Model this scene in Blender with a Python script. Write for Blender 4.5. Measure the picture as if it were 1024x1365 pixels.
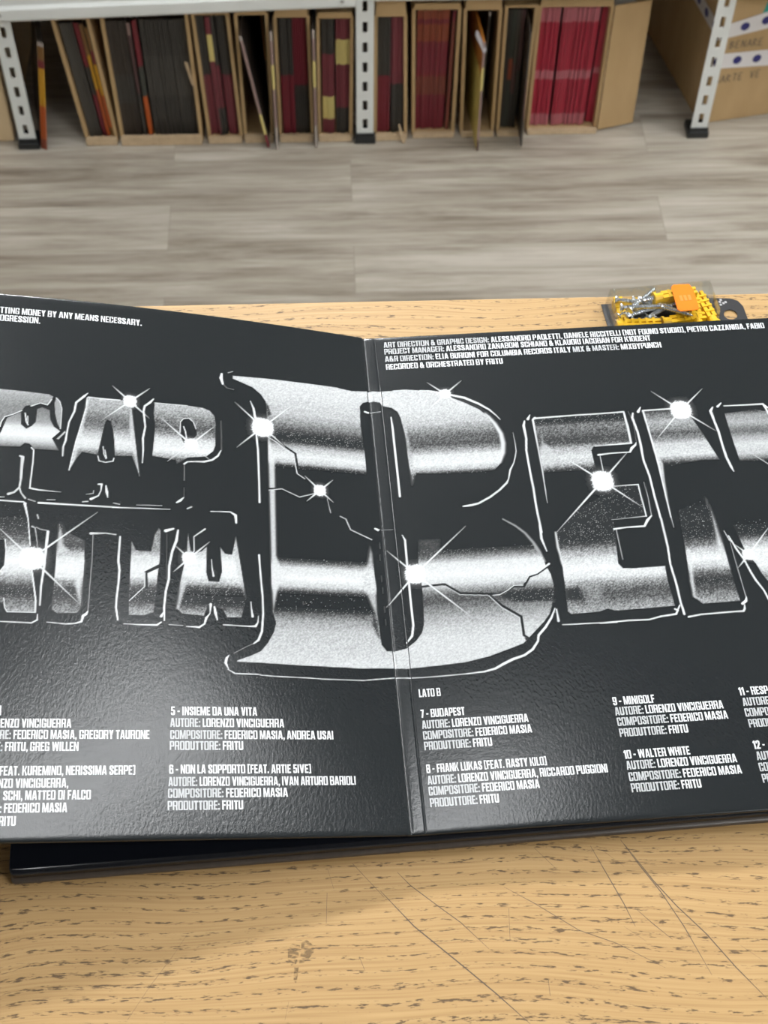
import bpy, bmesh, math, random
import numpy as np
from mathutils import Matrix, Vector
R = math.radians
for o in list(bpy.data.objects): bpy.data.objects.remove(o)
scene = bpy.context.scene
rnd = random.Random(7)

# ------------------------------------------------------------------ camera, light, exposure
Z_PANEL = 1.100            # height of the open sleeve's printed face above the floor
Z_TABLE = 1.0870           # table top
CEIL = 2.95
yaw, pitch, roll = R(2.98919), R(53.31577), R(0.98517)
f = Vector((math.sin(yaw)*math.cos(pitch), math.cos(yaw)*math.cos(pitch), -math.sin(pitch)))
r = Vector((math.cos(yaw), -math.sin(yaw), 0)); u = r.cross(f)
r, u = r*math.cos(roll)+u*math.sin(roll), u*math.cos(roll)-r*math.sin(roll)
cam_d = bpy.data.cameras.new('camera'); cam = bpy.data.objects.new('camera', cam_d)
scene.collection.objects.link(cam); scene.camera = cam
cam.matrix_world = Matrix(((r.x, u.x, -f.x, -0.037639), (r.y, u.y, -f.y, -0.286437), (r.z, u.z, -f.z, Z_PANEL+0.63565), (0, 0, 0, 1)))
cam_d.sensor_width = 36; cam_d.lens = 51.80; cam_d.clip_start = .02
cam_d.dof.use_dof = True; cam_d.dof.focus_distance = .755; cam_d.dof.aperture_fstop = 23

vs = scene.view_settings
scene.display_settings.display_device = 'sRGB'
vs.view_transform = 'Standard'; vs.look = 'None'; vs.gamma = 1; vs.use_curve_mapping = False
vs.exposure = 0.12
w = bpy.data.worlds.new('world'); scene.world = w; w.use_nodes = True
w.node_tree.nodes['Background'].inputs[0].default_value = (.95, .97, 1, 1)
w.node_tree.nodes['Background'].inputs[1].default_value = .12

# ------------------------------------------------------------------ materials
def mat(name, col=(.5, .5, .5), rough=.5, spec=.5, metal=0., **k):
    m = bpy.data.materials.new(name); m.use_nodes = True
    b = m.node_tree.nodes['Principled BSDF']
    b.inputs['Base Color'].default_value = (*col, 1); b.inputs['Roughness'].default_value = rough
    b.inputs['Specular IOR Level'].default_value = spec; b.inputs['Metallic'].default_value = metal
    for a, v in k.items(): b.inputs[a.replace('_', ' ')].default_value = v
    return m
def nd(m, t, **k):
    n = m.node_tree.nodes.new(t)
    for a, v in k.items():
        if a in n.inputs: n.inputs[a].default_value = v
        else: setattr(n, a, v)
    return n
def lk(m, a, ao, b, bi): m.node_tree.links.new(a.outputs[ao], b.inputs[bi])
def bsdf(m): return m.node_tree.nodes['Principled BSDF']
def coords(m, sx=1, sy=1, sz=1, kind='Object'):
    t = nd(m, 'ShaderNodeTexCoord'); mp = nd(m, 'ShaderNodeMapping'); lk(m, t, kind, mp, 'Vector')
    mp.inputs['Scale'].default_value = (sx, sy, sz); return mp
def ramp(m, src, out, stops):
    n = nd(m, 'ShaderNodeValToRGB'); e = n.color_ramp.elements
    while len(e) < len(stops): e.new(.5)
    for x, (p, c) in zip(e, stops): x.position = p; x.color = (*c, 1) if len(c) == 3 else c
    lk(m, src, out, n, 'Fac'); return n
def bump(m, src, out, dist, strength=1.):
    b = nd(m, 'ShaderNodeBump'); b.inputs['Distance'].default_value = dist; b.inputs['Strength'].default_value = strength
    lk(m, src, out, b, 'Height'); lk(m, b, 'Normal', bsdf(m), 'Normal'); return b
def mottled(name, c0, c1, scale, rough=.6, stretch=(1, 1, 1), **k):
    m = mat(name, c0, rough, **k); c = coords(m, *stretch); n = nd(m, 'ShaderNodeTexNoise', Scale=scale, Detail=5.)
    lk(m, c, 'Vector', n, 'Vector'); rp = ramp(m, n, 'Fac', [(.3, c0), (.7, c1)]); lk(m, rp, 'Color', bsdf(m), 'Base Color'); return m
def leather_grain(m, d=.00007):
    c = coords(m, 1.25, .7, 1); n = nd(m, 'ShaderNodeTexNoise', Scale=600., Detail=3., Roughness=.6); lk(m, c, 'Vector', n, 'Vector')
    bump(m, n, 'Fac', d, .9)

M = {}
M['laminate'] = mat('black_laminate', (.0125, .0150, .0165), .17, .5); leather_grain(M['laminate'])
M['spine'] = mat('black_laminate_spine', (.0125, .0150, .0165), .2, .5)
M['ink'] = mat('printed_ink', rough=.19); leather_grain(M['ink'])
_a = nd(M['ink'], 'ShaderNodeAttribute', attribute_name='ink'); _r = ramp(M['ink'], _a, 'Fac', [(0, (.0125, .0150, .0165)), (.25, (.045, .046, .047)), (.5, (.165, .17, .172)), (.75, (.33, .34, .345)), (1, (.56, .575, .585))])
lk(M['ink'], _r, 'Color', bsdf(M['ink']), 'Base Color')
M['white_ink'] = mat('white_ink', (.60, .61, .62), .22); leather_grain(M['white_ink'])
M['grey_ink'] = mat('grey_ink', (.43, .44, .45), .22); leather_grain(M['grey_ink'])
M['gloss_black'] = mat('gloss_black', (.006, .007, .010), .13, .5)
M['board_edge'] = mottled('board_edge', (.045, .034, .026), (.06, .046, .035), 300, .35)
M['paint'] = mottled('shelf_paint', (.68, .70, .68), (.74, .76, .74), 8, .45)
M['foot'] = mat('black_plastic', (.012, .014, .015), .4)
M['pale_foot'] = mat('pale_plastic', (.35, .28, .14), .5)
M['card'] = mottled('cardboard', (.44, .295, .14), (.50, .34, .17), 30, .8, (1, 1, .3))
M['card_edge'] = mottled('cardboard_cut_edge', (.42, .31, .19), (.50, .37, .23), 90, .85)
M['card_pale'] = mottled('pale_cardboard', (.62, .47, .28), (.68, .52, .32), 30, .8, (1, 1, .3))
M['tape'] = mat('white_tape', (.72, .70, .70), .3)
M['navy'] = mat('navy_print', (.02, .02, .16), .35)
M['teal'] = mat('teal_tape', (.02, .30, .25), .35)
M['pencil'] = mat('pencil_grey', (.17, .13, .09), .7)
M['wall'] = mottled('wall_paint', (.42, .41, .39), (.45, .44, .42), 3, .8)
M['ceiling'] = mottled('ceiling_paint', (.20, .20, .20), (.22, .22, .22), 3, .85)
M['lamp_housing'] = mat('lamp_housing', (.7, .7, .7), .5)
M['plug'] = mat('yellow_plastic', (.85, .50, .008), .4)
M['zinc'] = mat('zinc_steel', (.72, .75, .78), .25, .5, 1.)
M['orange'] = mat('orange_paper', (.85, .17, .004), .6, .15)
M['dark_card'] = mat('black_card', (.02, .02, .022), .35)
m = M['clear'] = mat('clear_plastic', (.9, .9, .9), .1)
tr = nd(m, 'ShaderNodeBsdfTransparent'); tr.inputs[0].default_value = (.955, .96, .955, 1); gl = nd(m, 'ShaderNodeBsdfGlossy', Roughness=.08)
lw = nd(m, 'ShaderNodeLayerWeight', Blend=.5); pw = nd(m, 'ShaderNodeMath', operation='POWER'); lk(m, lw, 'Facing', pw, 0); pw.inputs[1].default_value = 3.5
fr = nd(m, 'ShaderNodeMath', operation='MULTIPLY_ADD'); lk(m, pw, 0, fr, 0); fr.inputs[1].default_value = .55; fr.inputs[2].default_value = .035
mxs = nd(m, 'ShaderNodeMixShader'); lk(m, fr, 0, mxs, 0); lk(m, tr, 0, mxs, 1); lk(m, gl, 0, mxs, 2)
lk(m, mxs, 0, m.node_tree.nodes['Material Output'], 'Surface')
def emit(name, col, s):
    m = mat(name, col); b = bsdf(m); b.inputs['Emission Color'].default_value = (*col, 1); b.inputs['Emission Strength'].default_value = s; return m
# oak table top: pale ground, rows of short dark pores
m = M['oak'] = mat('oak', (.5, .32, .14), .5, .18)
c = coords(m)
wob = nd(m, 'ShaderNodeTexNoise', Scale=1., Detail=2.); cw = coords(m, 3.2, 7, 1); lk(m, cw, 'Vector', wob, 'Vector')
sep = nd(m, 'ShaderNodeSeparateXYZ'); lk(m, c, 'Vector', sep, 'Vector')
def mth(op, a, b=None, c_=None):
    n = nd(m, 'ShaderNodeMath', operation=op)
    for i, q in enumerate((a, b, c_)):
        if q is None: continue
        if isinstance(q, (int, float)): n.inputs[i].default_value = q
        else: m.node_tree.links.new(q, n.inputs[i])
    return n.outputs[0]
yy = mth('ADD', sep.outputs['Y'], mth('MULTIPLY', wob.outputs['Fac'], .06))
band = mth('SINE', mth('MULTIPLY', yy, 2*math.pi/.0066))
warp = nd(m, 'ShaderNodeCombineXYZ'); m.node_tree.links.new(sep.outputs['X'], warp.inputs[0]); m.node_tree.links.new(yy, warp.inputs[1])
mp = nd(m, 'ShaderNodeMapping'); mp.inputs['Scale'].default_value = (165, 930, 1); lk(m, warp, 'Vector', mp, 'Vector')
pn = nd(m, 'ShaderNodeTexNoise', Scale=1., Detail=3., Roughness=.62); lk(m, mp, 'Vector', pn, 'Vector')
pore = mth('ADD', pn.outputs['Fac'], mth('MULTIPLY', band, .095))
big = nd(m, 'ShaderNodeTexNoise', Scale=1., Detail=1.); cb = coords(m, 9, 30, 1); lk(m, cb, 'Vector', big, 'Vector')
pore = mth('ADD', pore, mth('MULTIPLY', mth('SUBTRACT', big.outputs['Fac'], .5), .16))
pmask = nd(m, 'ShaderNodeMapRange', clamp=True); m.node_tree.links.new(pore, pmask.inputs[0])
pmask.inputs[1].default_value = .615; pmask.inputs[2].default_value = .69
mp2 = nd(m, 'ShaderNodeMapping'); mp2.inputs['Scale'].default_value = (12, 800, 1); lk(m, warp, 'Vector', mp2, 'Vector')
fn = nd(m, 'ShaderNodeTexNoise', Scale=1., Detail=4.); lk(m, mp2, 'Vector', fn, 'Vector')
g = ramp(m, fn, 'Fac', [(.3, (.335, .205, .086)), (.5, (.405, .257, .112)), (.72, (.455, .300, .138))])
mx = nd(m, 'ShaderNodeMix', data_type='RGBA'); lk(m, pmask, 0, mx, 0)
m.node_tree.links.new(g.outputs['Color'], mx.inputs[6]); mx.inputs[7].default_value = (.12, .078, .042, 1)
m.node_tree.links.new(mx.outputs[2], bsdf(m).inputs['Base Color']); bump(m, pmask, 0, -.00008, .6)
# vinyl plank floor
m = M['floor'] = mat('grey_plank_vinyl', (.4, .37, .33), .45, .4)
c = coords(m)
bk = nd(m, 'ShaderNodeTexBrick', offset=.37, **{'Scale': 1., 'Mortar Size': .0005, 'Brick Width': .85, 'Row Height': .112, 'Bias': 0.}); lk(m, c, 'Vector', bk, 'Vector')
bk.inputs['Color1'].default_value = (.15, .15, .15, 1); bk.inputs['Color2'].default_value = (.85, .85, .85, 1); bk.inputs['Mortar'].default_value = (.3, .3, .3, 1)
off = nd(m, 'ShaderNodeVectorMath', operation='MULTIPLY_ADD'); lk(m, bk, 'Color', off, 0); off.inputs[1].default_value = (3.1, 2.3, 1.7); lk(m, c, 'Vector', off, 2)
mp = nd(m, 'ShaderNodeMapping'); mp.inputs['Scale'].default_value = (1.7, 19, 1); lk(m, off, 'Vector', mp, 'Vector')
n1 = nd(m, 'ShaderNodeTexNoise', Scale=1.6, Detail=8., Roughness=.68, Distortion=.4); lk(m, mp, 'Vector', n1, 'Vector')
mp2 = nd(m, 'ShaderNodeMapping'); mp2.inputs['Scale'].default_value = (5, 130, 1); lk(m, off, 'Vector', mp2, 'Vector')
n2 = nd(m, 'ShaderNodeTexNoise', Scale=1., Detail=3.); lk(m, mp2, 'Vector', n2, 'Vector')
s = nd(m, 'ShaderNodeMath', operation='MULTIPLY_ADD'); lk(m, n2, 'Fac', s, 0); s.inputs[1].default_value = .28; lk(m, n1, 'Fac', s, 2)
s2 = nd(m, 'ShaderNodeMath', operation='MULTIPLY_ADD'); lk(m, bk, 'Color', s2, 0); s2.inputs[1].default_value = .15; lk(m, s, 'Value', s2, 2)
g = ramp(m, s2, 'Value', [(.50, (.185, .153, .12)), (.62, (.30, .26, .21)), (.74, (.40, .36, .30)), (.90, (.51, .47, .405))])
mx = nd(m, 'ShaderNodeMix', data_type='RGBA'); lk(m, bk, 'Fac', mx, 0)
m.node_tree.links.new(g.outputs['Color'], mx.inputs[6]); mx.inputs[7].default_value = (.27, .235, .19, 1)
m.node_tree.links.new(mx.outputs[2], bsdf(m).inputs['Base Color'])

# ------------------------------------------------------------------ helpers
COL = scene.collection
def new(name, verts, faces, m, parent=None, smooth=False, loc=None):
    me = bpy.data.meshes.new(name); me.from_pydata([tuple(v) for v in verts], [], faces)
    for x in (m if isinstance(m, (list, tuple)) else [m]): me.materials.append(x)
    if smooth: me.polygons.foreach_set('use_smooth', [True]*len(me.polygons))
    me.update(); o = bpy.data.objects.new(name, me); COL.objects.link(o)
    if parent: o.parent = parent
    if loc: o.location = loc
    return o
def tag(o, label=None, cat=None, group=None, kind=None):
    for k, v in (('label', label), ('category', cat), ('group', group), ('kind', kind)):
        if v: o[k] = v
    return o
def thing(name, label, cat, loc=(0, 0, 0), rz=0, group=None):
    o = bpy.data.objects.new(name, None); COL.objects.link(o); o.location = loc; o.rotation_euler = (0, 0, rz); o.empty_display_size = .05
    return tag(o, label, cat, group)
class MB:
    """collects shapes for ONE mesh"""
    def __init__(s): s.v = []; s.f = []; s.mi = []
    def add(s, v, f, mi=0):
        b = len(s.v); s.v += [tuple(p) for p in v]; s.f += [tuple(i+b for i in q) for q in f]; s.mi += [mi]*len(f)
    def box(s, x0, x1, y0, y1, z0, z1, mi=0):
        s.hexa([(x0, y0, z0), (x1, y0, z0), (x1, y1, z0), (x0, y1, z0), (x0, y0, z1), (x1, y0, z1), (x1, y1, z1), (x0, y1, z1)], mi)
    def hexa(s, p, mi=0):
        s.add(p, [(0, 3, 2, 1), (4, 5, 6, 7), (0, 1, 5, 4), (1, 2, 6, 5), (2, 3, 7, 6), (3, 0, 4, 7)], mi)
    def prism(s, poly, z0, z1, mi=0):
        n = len(poly); s.add([(x, y, z0) for x, y in poly]+[(x, y, z1) for x, y in poly],
            [tuple(range(n))[::-1], tuple(range(n, 2*n))]+[(i, (i+1) % n, n+(i+1) % n, n+i) for i in range(n)], mi)
    def tube(s, a, b, r0, r1=None, n=10, mi=0):
        a, b = Vector(a), Vector(b); r1 = r0 if r1 is None else r1; d = (b-a).normalized()
        q = d.orthogonal().normalized(); t = d.cross(q)
        ring = lambda c, rr: [c+q*math.cos(2*math.pi*i/n)*rr+t*math.sin(2*math.pi*i/n)*rr for i in range(n)]
        s.add(ring(a, r0)+ring(b, r1), [(i, (i+1) % n, n+(i+1) % n, n+i) for i in range(n)]+[tuple(range(n))[::-1], tuple(range(n, 2*n))], mi)
    def stroke(s, pts, wd, z, mi=0):
        """flat ribbon along pts (x, y) at height z"""
        n = len(pts); L = []; Rr = []
        for i, p in enumerate(pts):
            a = pts[max(i-1, 0)]; b = pts[min(i+1, n-1)]; d = Vector((b[0]-a[0], b[1]-a[1])); d.normalize()
            ww = wd*(.35 if i in (0, n-1) else 1)/2
            L.append((p[0]-d.y*ww, p[1]+d.x*ww, z)); Rr.append((p[0]+d.y*ww, p[1]-d.x*ww, z))
        s.add(L+Rr, [(i, n+i, n+i+1, i+1) for i in range(n-1)], mi)
    def build(s, name, m, parent=None, smooth=False, loc=None, bevel=0.):
        o = new(name, s.v, s.f, m, parent, smooth, loc)
        if any(s.mi): o.data.polygons.foreach_set('material_index', s.mi)
        bm = bmesh.new(); bm.from_mesh(o.data); bmesh.ops.recalc_face_normals(bm, faces=bm.faces); bm.to_mesh(o.data); bm.free()
        if bevel:
            b = o.modifiers.new('bevel', 'BEVEL'); b.width = bevel; b.segments = 2; b.limit_method = 'ANGLE'
        return o
# ------------------------------------------------------------------ the room
X0, X1, Y0, Y1 = -3.0, 3.0, -2.6, 4.2
def struct(name, b, m): return tag(b.build(name, m), kind='structure')
b = MB(); b.box(X0, X1, Y0, Y1, -.05, 0); struct('floor', b, M['floor'])
b = MB(); b.box(X0, X1, Y0, Y1, CEIL, CEIL+.05); struct('ceiling', b, M['ceiling'])
b = MB(); b.box(X0-.1, X0, Y0, Y1, 0, CEIL); struct('wall_left', b, M['wall'])
b = MB(); b.box(X1, X1+.1, Y0, Y1, 0, CEIL); struct('wall_right', b, M['wall'])
b = MB(); b.box(X0, X1, Y1, Y1+.1, 0, CEIL); struct('wall_back', b, M['wall'])
b = MB(); b.box(X0, X1, Y0-.1, Y0, 0, CEIL); struct('wall_front', b, M['wall'])
def ceiling_lamp(x, y, sx, sy, power, label, rz=0):
    t = thing('ceiling_lamp', label, 'ceiling lamp', (x, y, CEIL), rz)
    b = MB(); b.box(-sx/2-.02, sx/2+.02, -sy/2-.02, sy/2+.02, -.035, -.001); b.build('housing', M['lamp_housing'], t, bevel=.004)
    b = MB(); b.box(-sx/2, sx/2, -sy/2, sy/2, -.045, -.0355); b.build('diffuser', emit('lamp_glow', (.97, .99, 1), power), t)
ceiling_lamp(-.17, .48, 1.3, .10, 20, 'long ceiling batten above the work table', R(45))
ceiling_lamp(-.35, 3.2, .6, .6, 250, 'bright ceiling panel beyond the shelving')
ceiling_lamp(-.55, 1.6, .5, .9, 10, 'added fill panel on the ceiling over the aisle to the left')  # added lamp, brightens the floor and shelving from the left
ceiling_lamp(1.9, 1.3, .6, 1.2, 26, 'added fill panel on the ceiling over the aisle to the right')  # added lamp, lifts the floor and shelf light from the right
ceiling_lamp(1.5, -.9, 1.2, .6, 20, 'added fill panel on the ceiling behind the work table')  # added out-of-view fill lamp for the carton fronts

# ------------------------------------------------------------------ work table
tb = thing('work_table', 'oak topped work table with dark pores, thin scratches and a brown stain', 'table', (0, 0, 0))
TX0, TX1, TY0, TY1 = -.75, .95, -.50, .358
b = MB(); b.box(TX0, TX1, TY0, TY1, Z_TABLE-.03, Z_TABLE); b.build('tabletop', M['oak'], tb, bevel=.0012)
for x in (TX0+.03, TX1-.09):
    for y in (TY0+.03, TY1-.09):
        b = MB(); b.box(x, x+.06, y, y+.06, 0, Z_TABLE-.0305); b.build('leg', M['paint'], tb, bevel=.003)
M['scratch'] = mat('scratch_dirt', (.085, .058, .035), .6)
m = M['stain'] = mat('stain', (.21, .125, .045), .5)
c = coords(m, 260, 700, 1); n = nd(m, 'ShaderNodeTexNoise', Scale=1., Detail=4.); lk(m, c, 'Vector', n, 'Vector')
rp = ramp(m, n, 'Fac', [(.42, (0, 0, 0)), (.60, (.75, .75, .75))]); lk(m, rp, 'Color', bsdf(m), 'Alpha')
SCR = [[[[-0.0225, -0.0213], [-0.0078, -0.0387], [0.013, -0.0576], [0.0271, -0.0707], [0.0407, -0.0843]], 0.00054], [[[-0.0143, -0.0125], [-0.0086, -0.0191], [0.0046, -0.0303], [0.0136, -0.0377], [0.0254, -0.0503]], 0.00036], [[[0.0505, -0.0026], [0.0599, -0.0135]], 0.00036], [[[0.0771, -0.0025], [0.0838, -0.0186], [0.0891, -0.0314], [0.0928, -0.0422]], 0.00042], [[[0.0916, 0.0002], [0.0987, -0.0126], [0.1071, -0.0266], [0.115, -0.043], [0.1239, -0.0657]], 0.00042], [[[0.0931, -0.0021], [0.1045, -0.0211], [0.1131, -0.0331], [0.1246, -0.0468], [0.1354, -0.0627], [0.1468, -0.0774]], 0.00048], [[[0.0347, -0.0214], [0.0478, -0.0296], [0.067, -0.0431], [0.0832, -0.0497], [0.1035, -0.0616]], 0.0003], [[[0.094, -0.0337], [0.1014, -0.0416], [0.1089, -0.0489]], 0.00036], [[[0.036, -0.0317], [0.0352, -0.0472]], 0.00042], [[[0.0506, -0.0648], [0.0507, -0.0724]], 0.00054], [[[0.0821, -0.0046], [0.0916, -0.0133]], 0.00024], [[[0.0876, -0.042], [0.0969, -0.0493]], 0.00024], [[[-0.035, -0.0075], [-0.0209, -0.0244]], 0.00048], [[[-0.047, -0.0214], [-0.0476, -0.036]], 0.00042], [[[-0.0467, -0.0095], [-0.0439, -0.0197]], 0.00024], [[[-0.1166, -0.0488], [-0.1259, -0.062]], 0.00036], [[[-0.1259, -0.062], [-0.1349, -0.0765]], 0.0003], [[[-0.1103, -0.0387], [-0.1166, -0.0488]], 0.00024], [[[-0.0331, -0.0517], [-0.0309, -0.0578]], 0.00048], [[[-0.0646, -0.0708], [-0.0663, -0.0789]], 0.00024], [[[0.139, -0.0525], [0.1479, -0.0597]], 0.00024]]
for pts, wd in SCR:
    b = MB(); b.stroke(pts, wd, Z_TABLE+.00006); b.build('scratch', M['scratch'], tb)
for P_ in [[[-0.065, -0.0472], [-0.0633, -0.0448], [-0.0596, -0.0457], [-0.0599, -0.0491], [-0.0613, -0.0542], [-0.0633, -0.0551], [-0.065, -0.052]], [[-0.0589, -0.0443], [-0.0565, -0.0433], [-0.0535, -0.0459], [-0.0535, -0.0493], [-0.0559, -0.0523], [-0.0583, -0.0539], [-0.0601, -0.0546], [-0.0592, -0.0491]], [[-0.0621, -0.0548], [-0.0601, -0.0549], [-0.0606, -0.0593], [-0.0613, -0.0629], [-0.0625, -0.0619]]]:
    b = MB(); n_ = len(P_); b.add([(x, y, Z_TABLE+.00005) for x, y in P_], [tuple(range(n_))]); b.build('stain', M['stain'], tb)

# ------------------------------------------------------------------ open gatefold sleeve on a black record box
mmm = .001
ROT = R(2.4034)
def z_left(x, v):
    d = max(-5.-x, 0); t = v/315.; return d*(.125+.188*t)-.0003*t*d*d
SPINE = [(-7.9, .36), (-7.5, .16), (-7.1, -.12), (-6.6, .02), (-6., .04), (-4., .04), (-1.6, .02), (-1., .0), (-.6, -.16), (-.3, -.1), (0, 0)]
def z_face(x, v):
    if x >= 0: return 0.
    if x <= -7.9: return z_left(x, v)
    return float(np.interp(x, [p[0] for p in SPINE], [p[1] for p in SPINE]))
gf = thing('gatefold_sleeve', 'open black gatefold record sleeve with chrome lettering and white track credits', 'record sleeve', (0, 0, Z_PANEL), ROT)
RING = [(1., 0), (.35, -.12), (.08, -.5), (0, -1.1), (.1, -1.9), (.5, -2.3), (1.2, -2.45)]
def sheet(name, xs, zf, m, smooth=True):
    vs_ = [1., 3]+[12+i*12 for i in range(25)]+[312, 314.]
    ring = [(v, 0.) for v in vs_[1:-1]]+[(315-a, z) for a, z in RING]+[(a, z) for a, z in RING[::-1]]
    n = len(ring); V = []; F = []
    for x in xs:
        for v, dz in ring: V.append((x*mmm, v*mmm, (zf(x, v)+dz)*mmm))
    for i in range(len(xs)-1):
        for j in range(n): k = (j+1) % n; F.append((i*n+j, i*n+k, (i+1)*n+k, (i+1)*n+j))
    F.append(tuple(range(n))); F.append(tuple((len(xs)-1)*n+j for j in range(n))[::-1])
    o = new(name, V, F, m, gf, smooth)
    bm = bmesh.new(); bm.from_mesh(o.data); bmesh.ops.recalc_face_normals(bm, faces=bm.faces)
    for e in bm.edges:
        if len(e.link_faces) == 2 and e.calc_face_angle(0) > .9: e.smooth = False
    bm.to_mesh(o.data); bm.free(); return o
left = sheet('left_panel', [-322]+list(np.arange(-315, -8, 9.))+[-10, -7.95], z_left, M['laminate'])
right = sheet('right_panel', [.05, 1]+list(np.arange(8, 316, 22.))+[315], lambda x, v: 0., M['laminate'])
spine = sheet('spine', [p[0] for p in SPINE], lambda x, v: float(np.interp(x, [p[0] for p in SPINE], [p[1] for p in SPINE])), M['laminate'])
tag(left, 'left panel raised and slightly twisted'); tag(spine, 'narrow creased spine')

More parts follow.
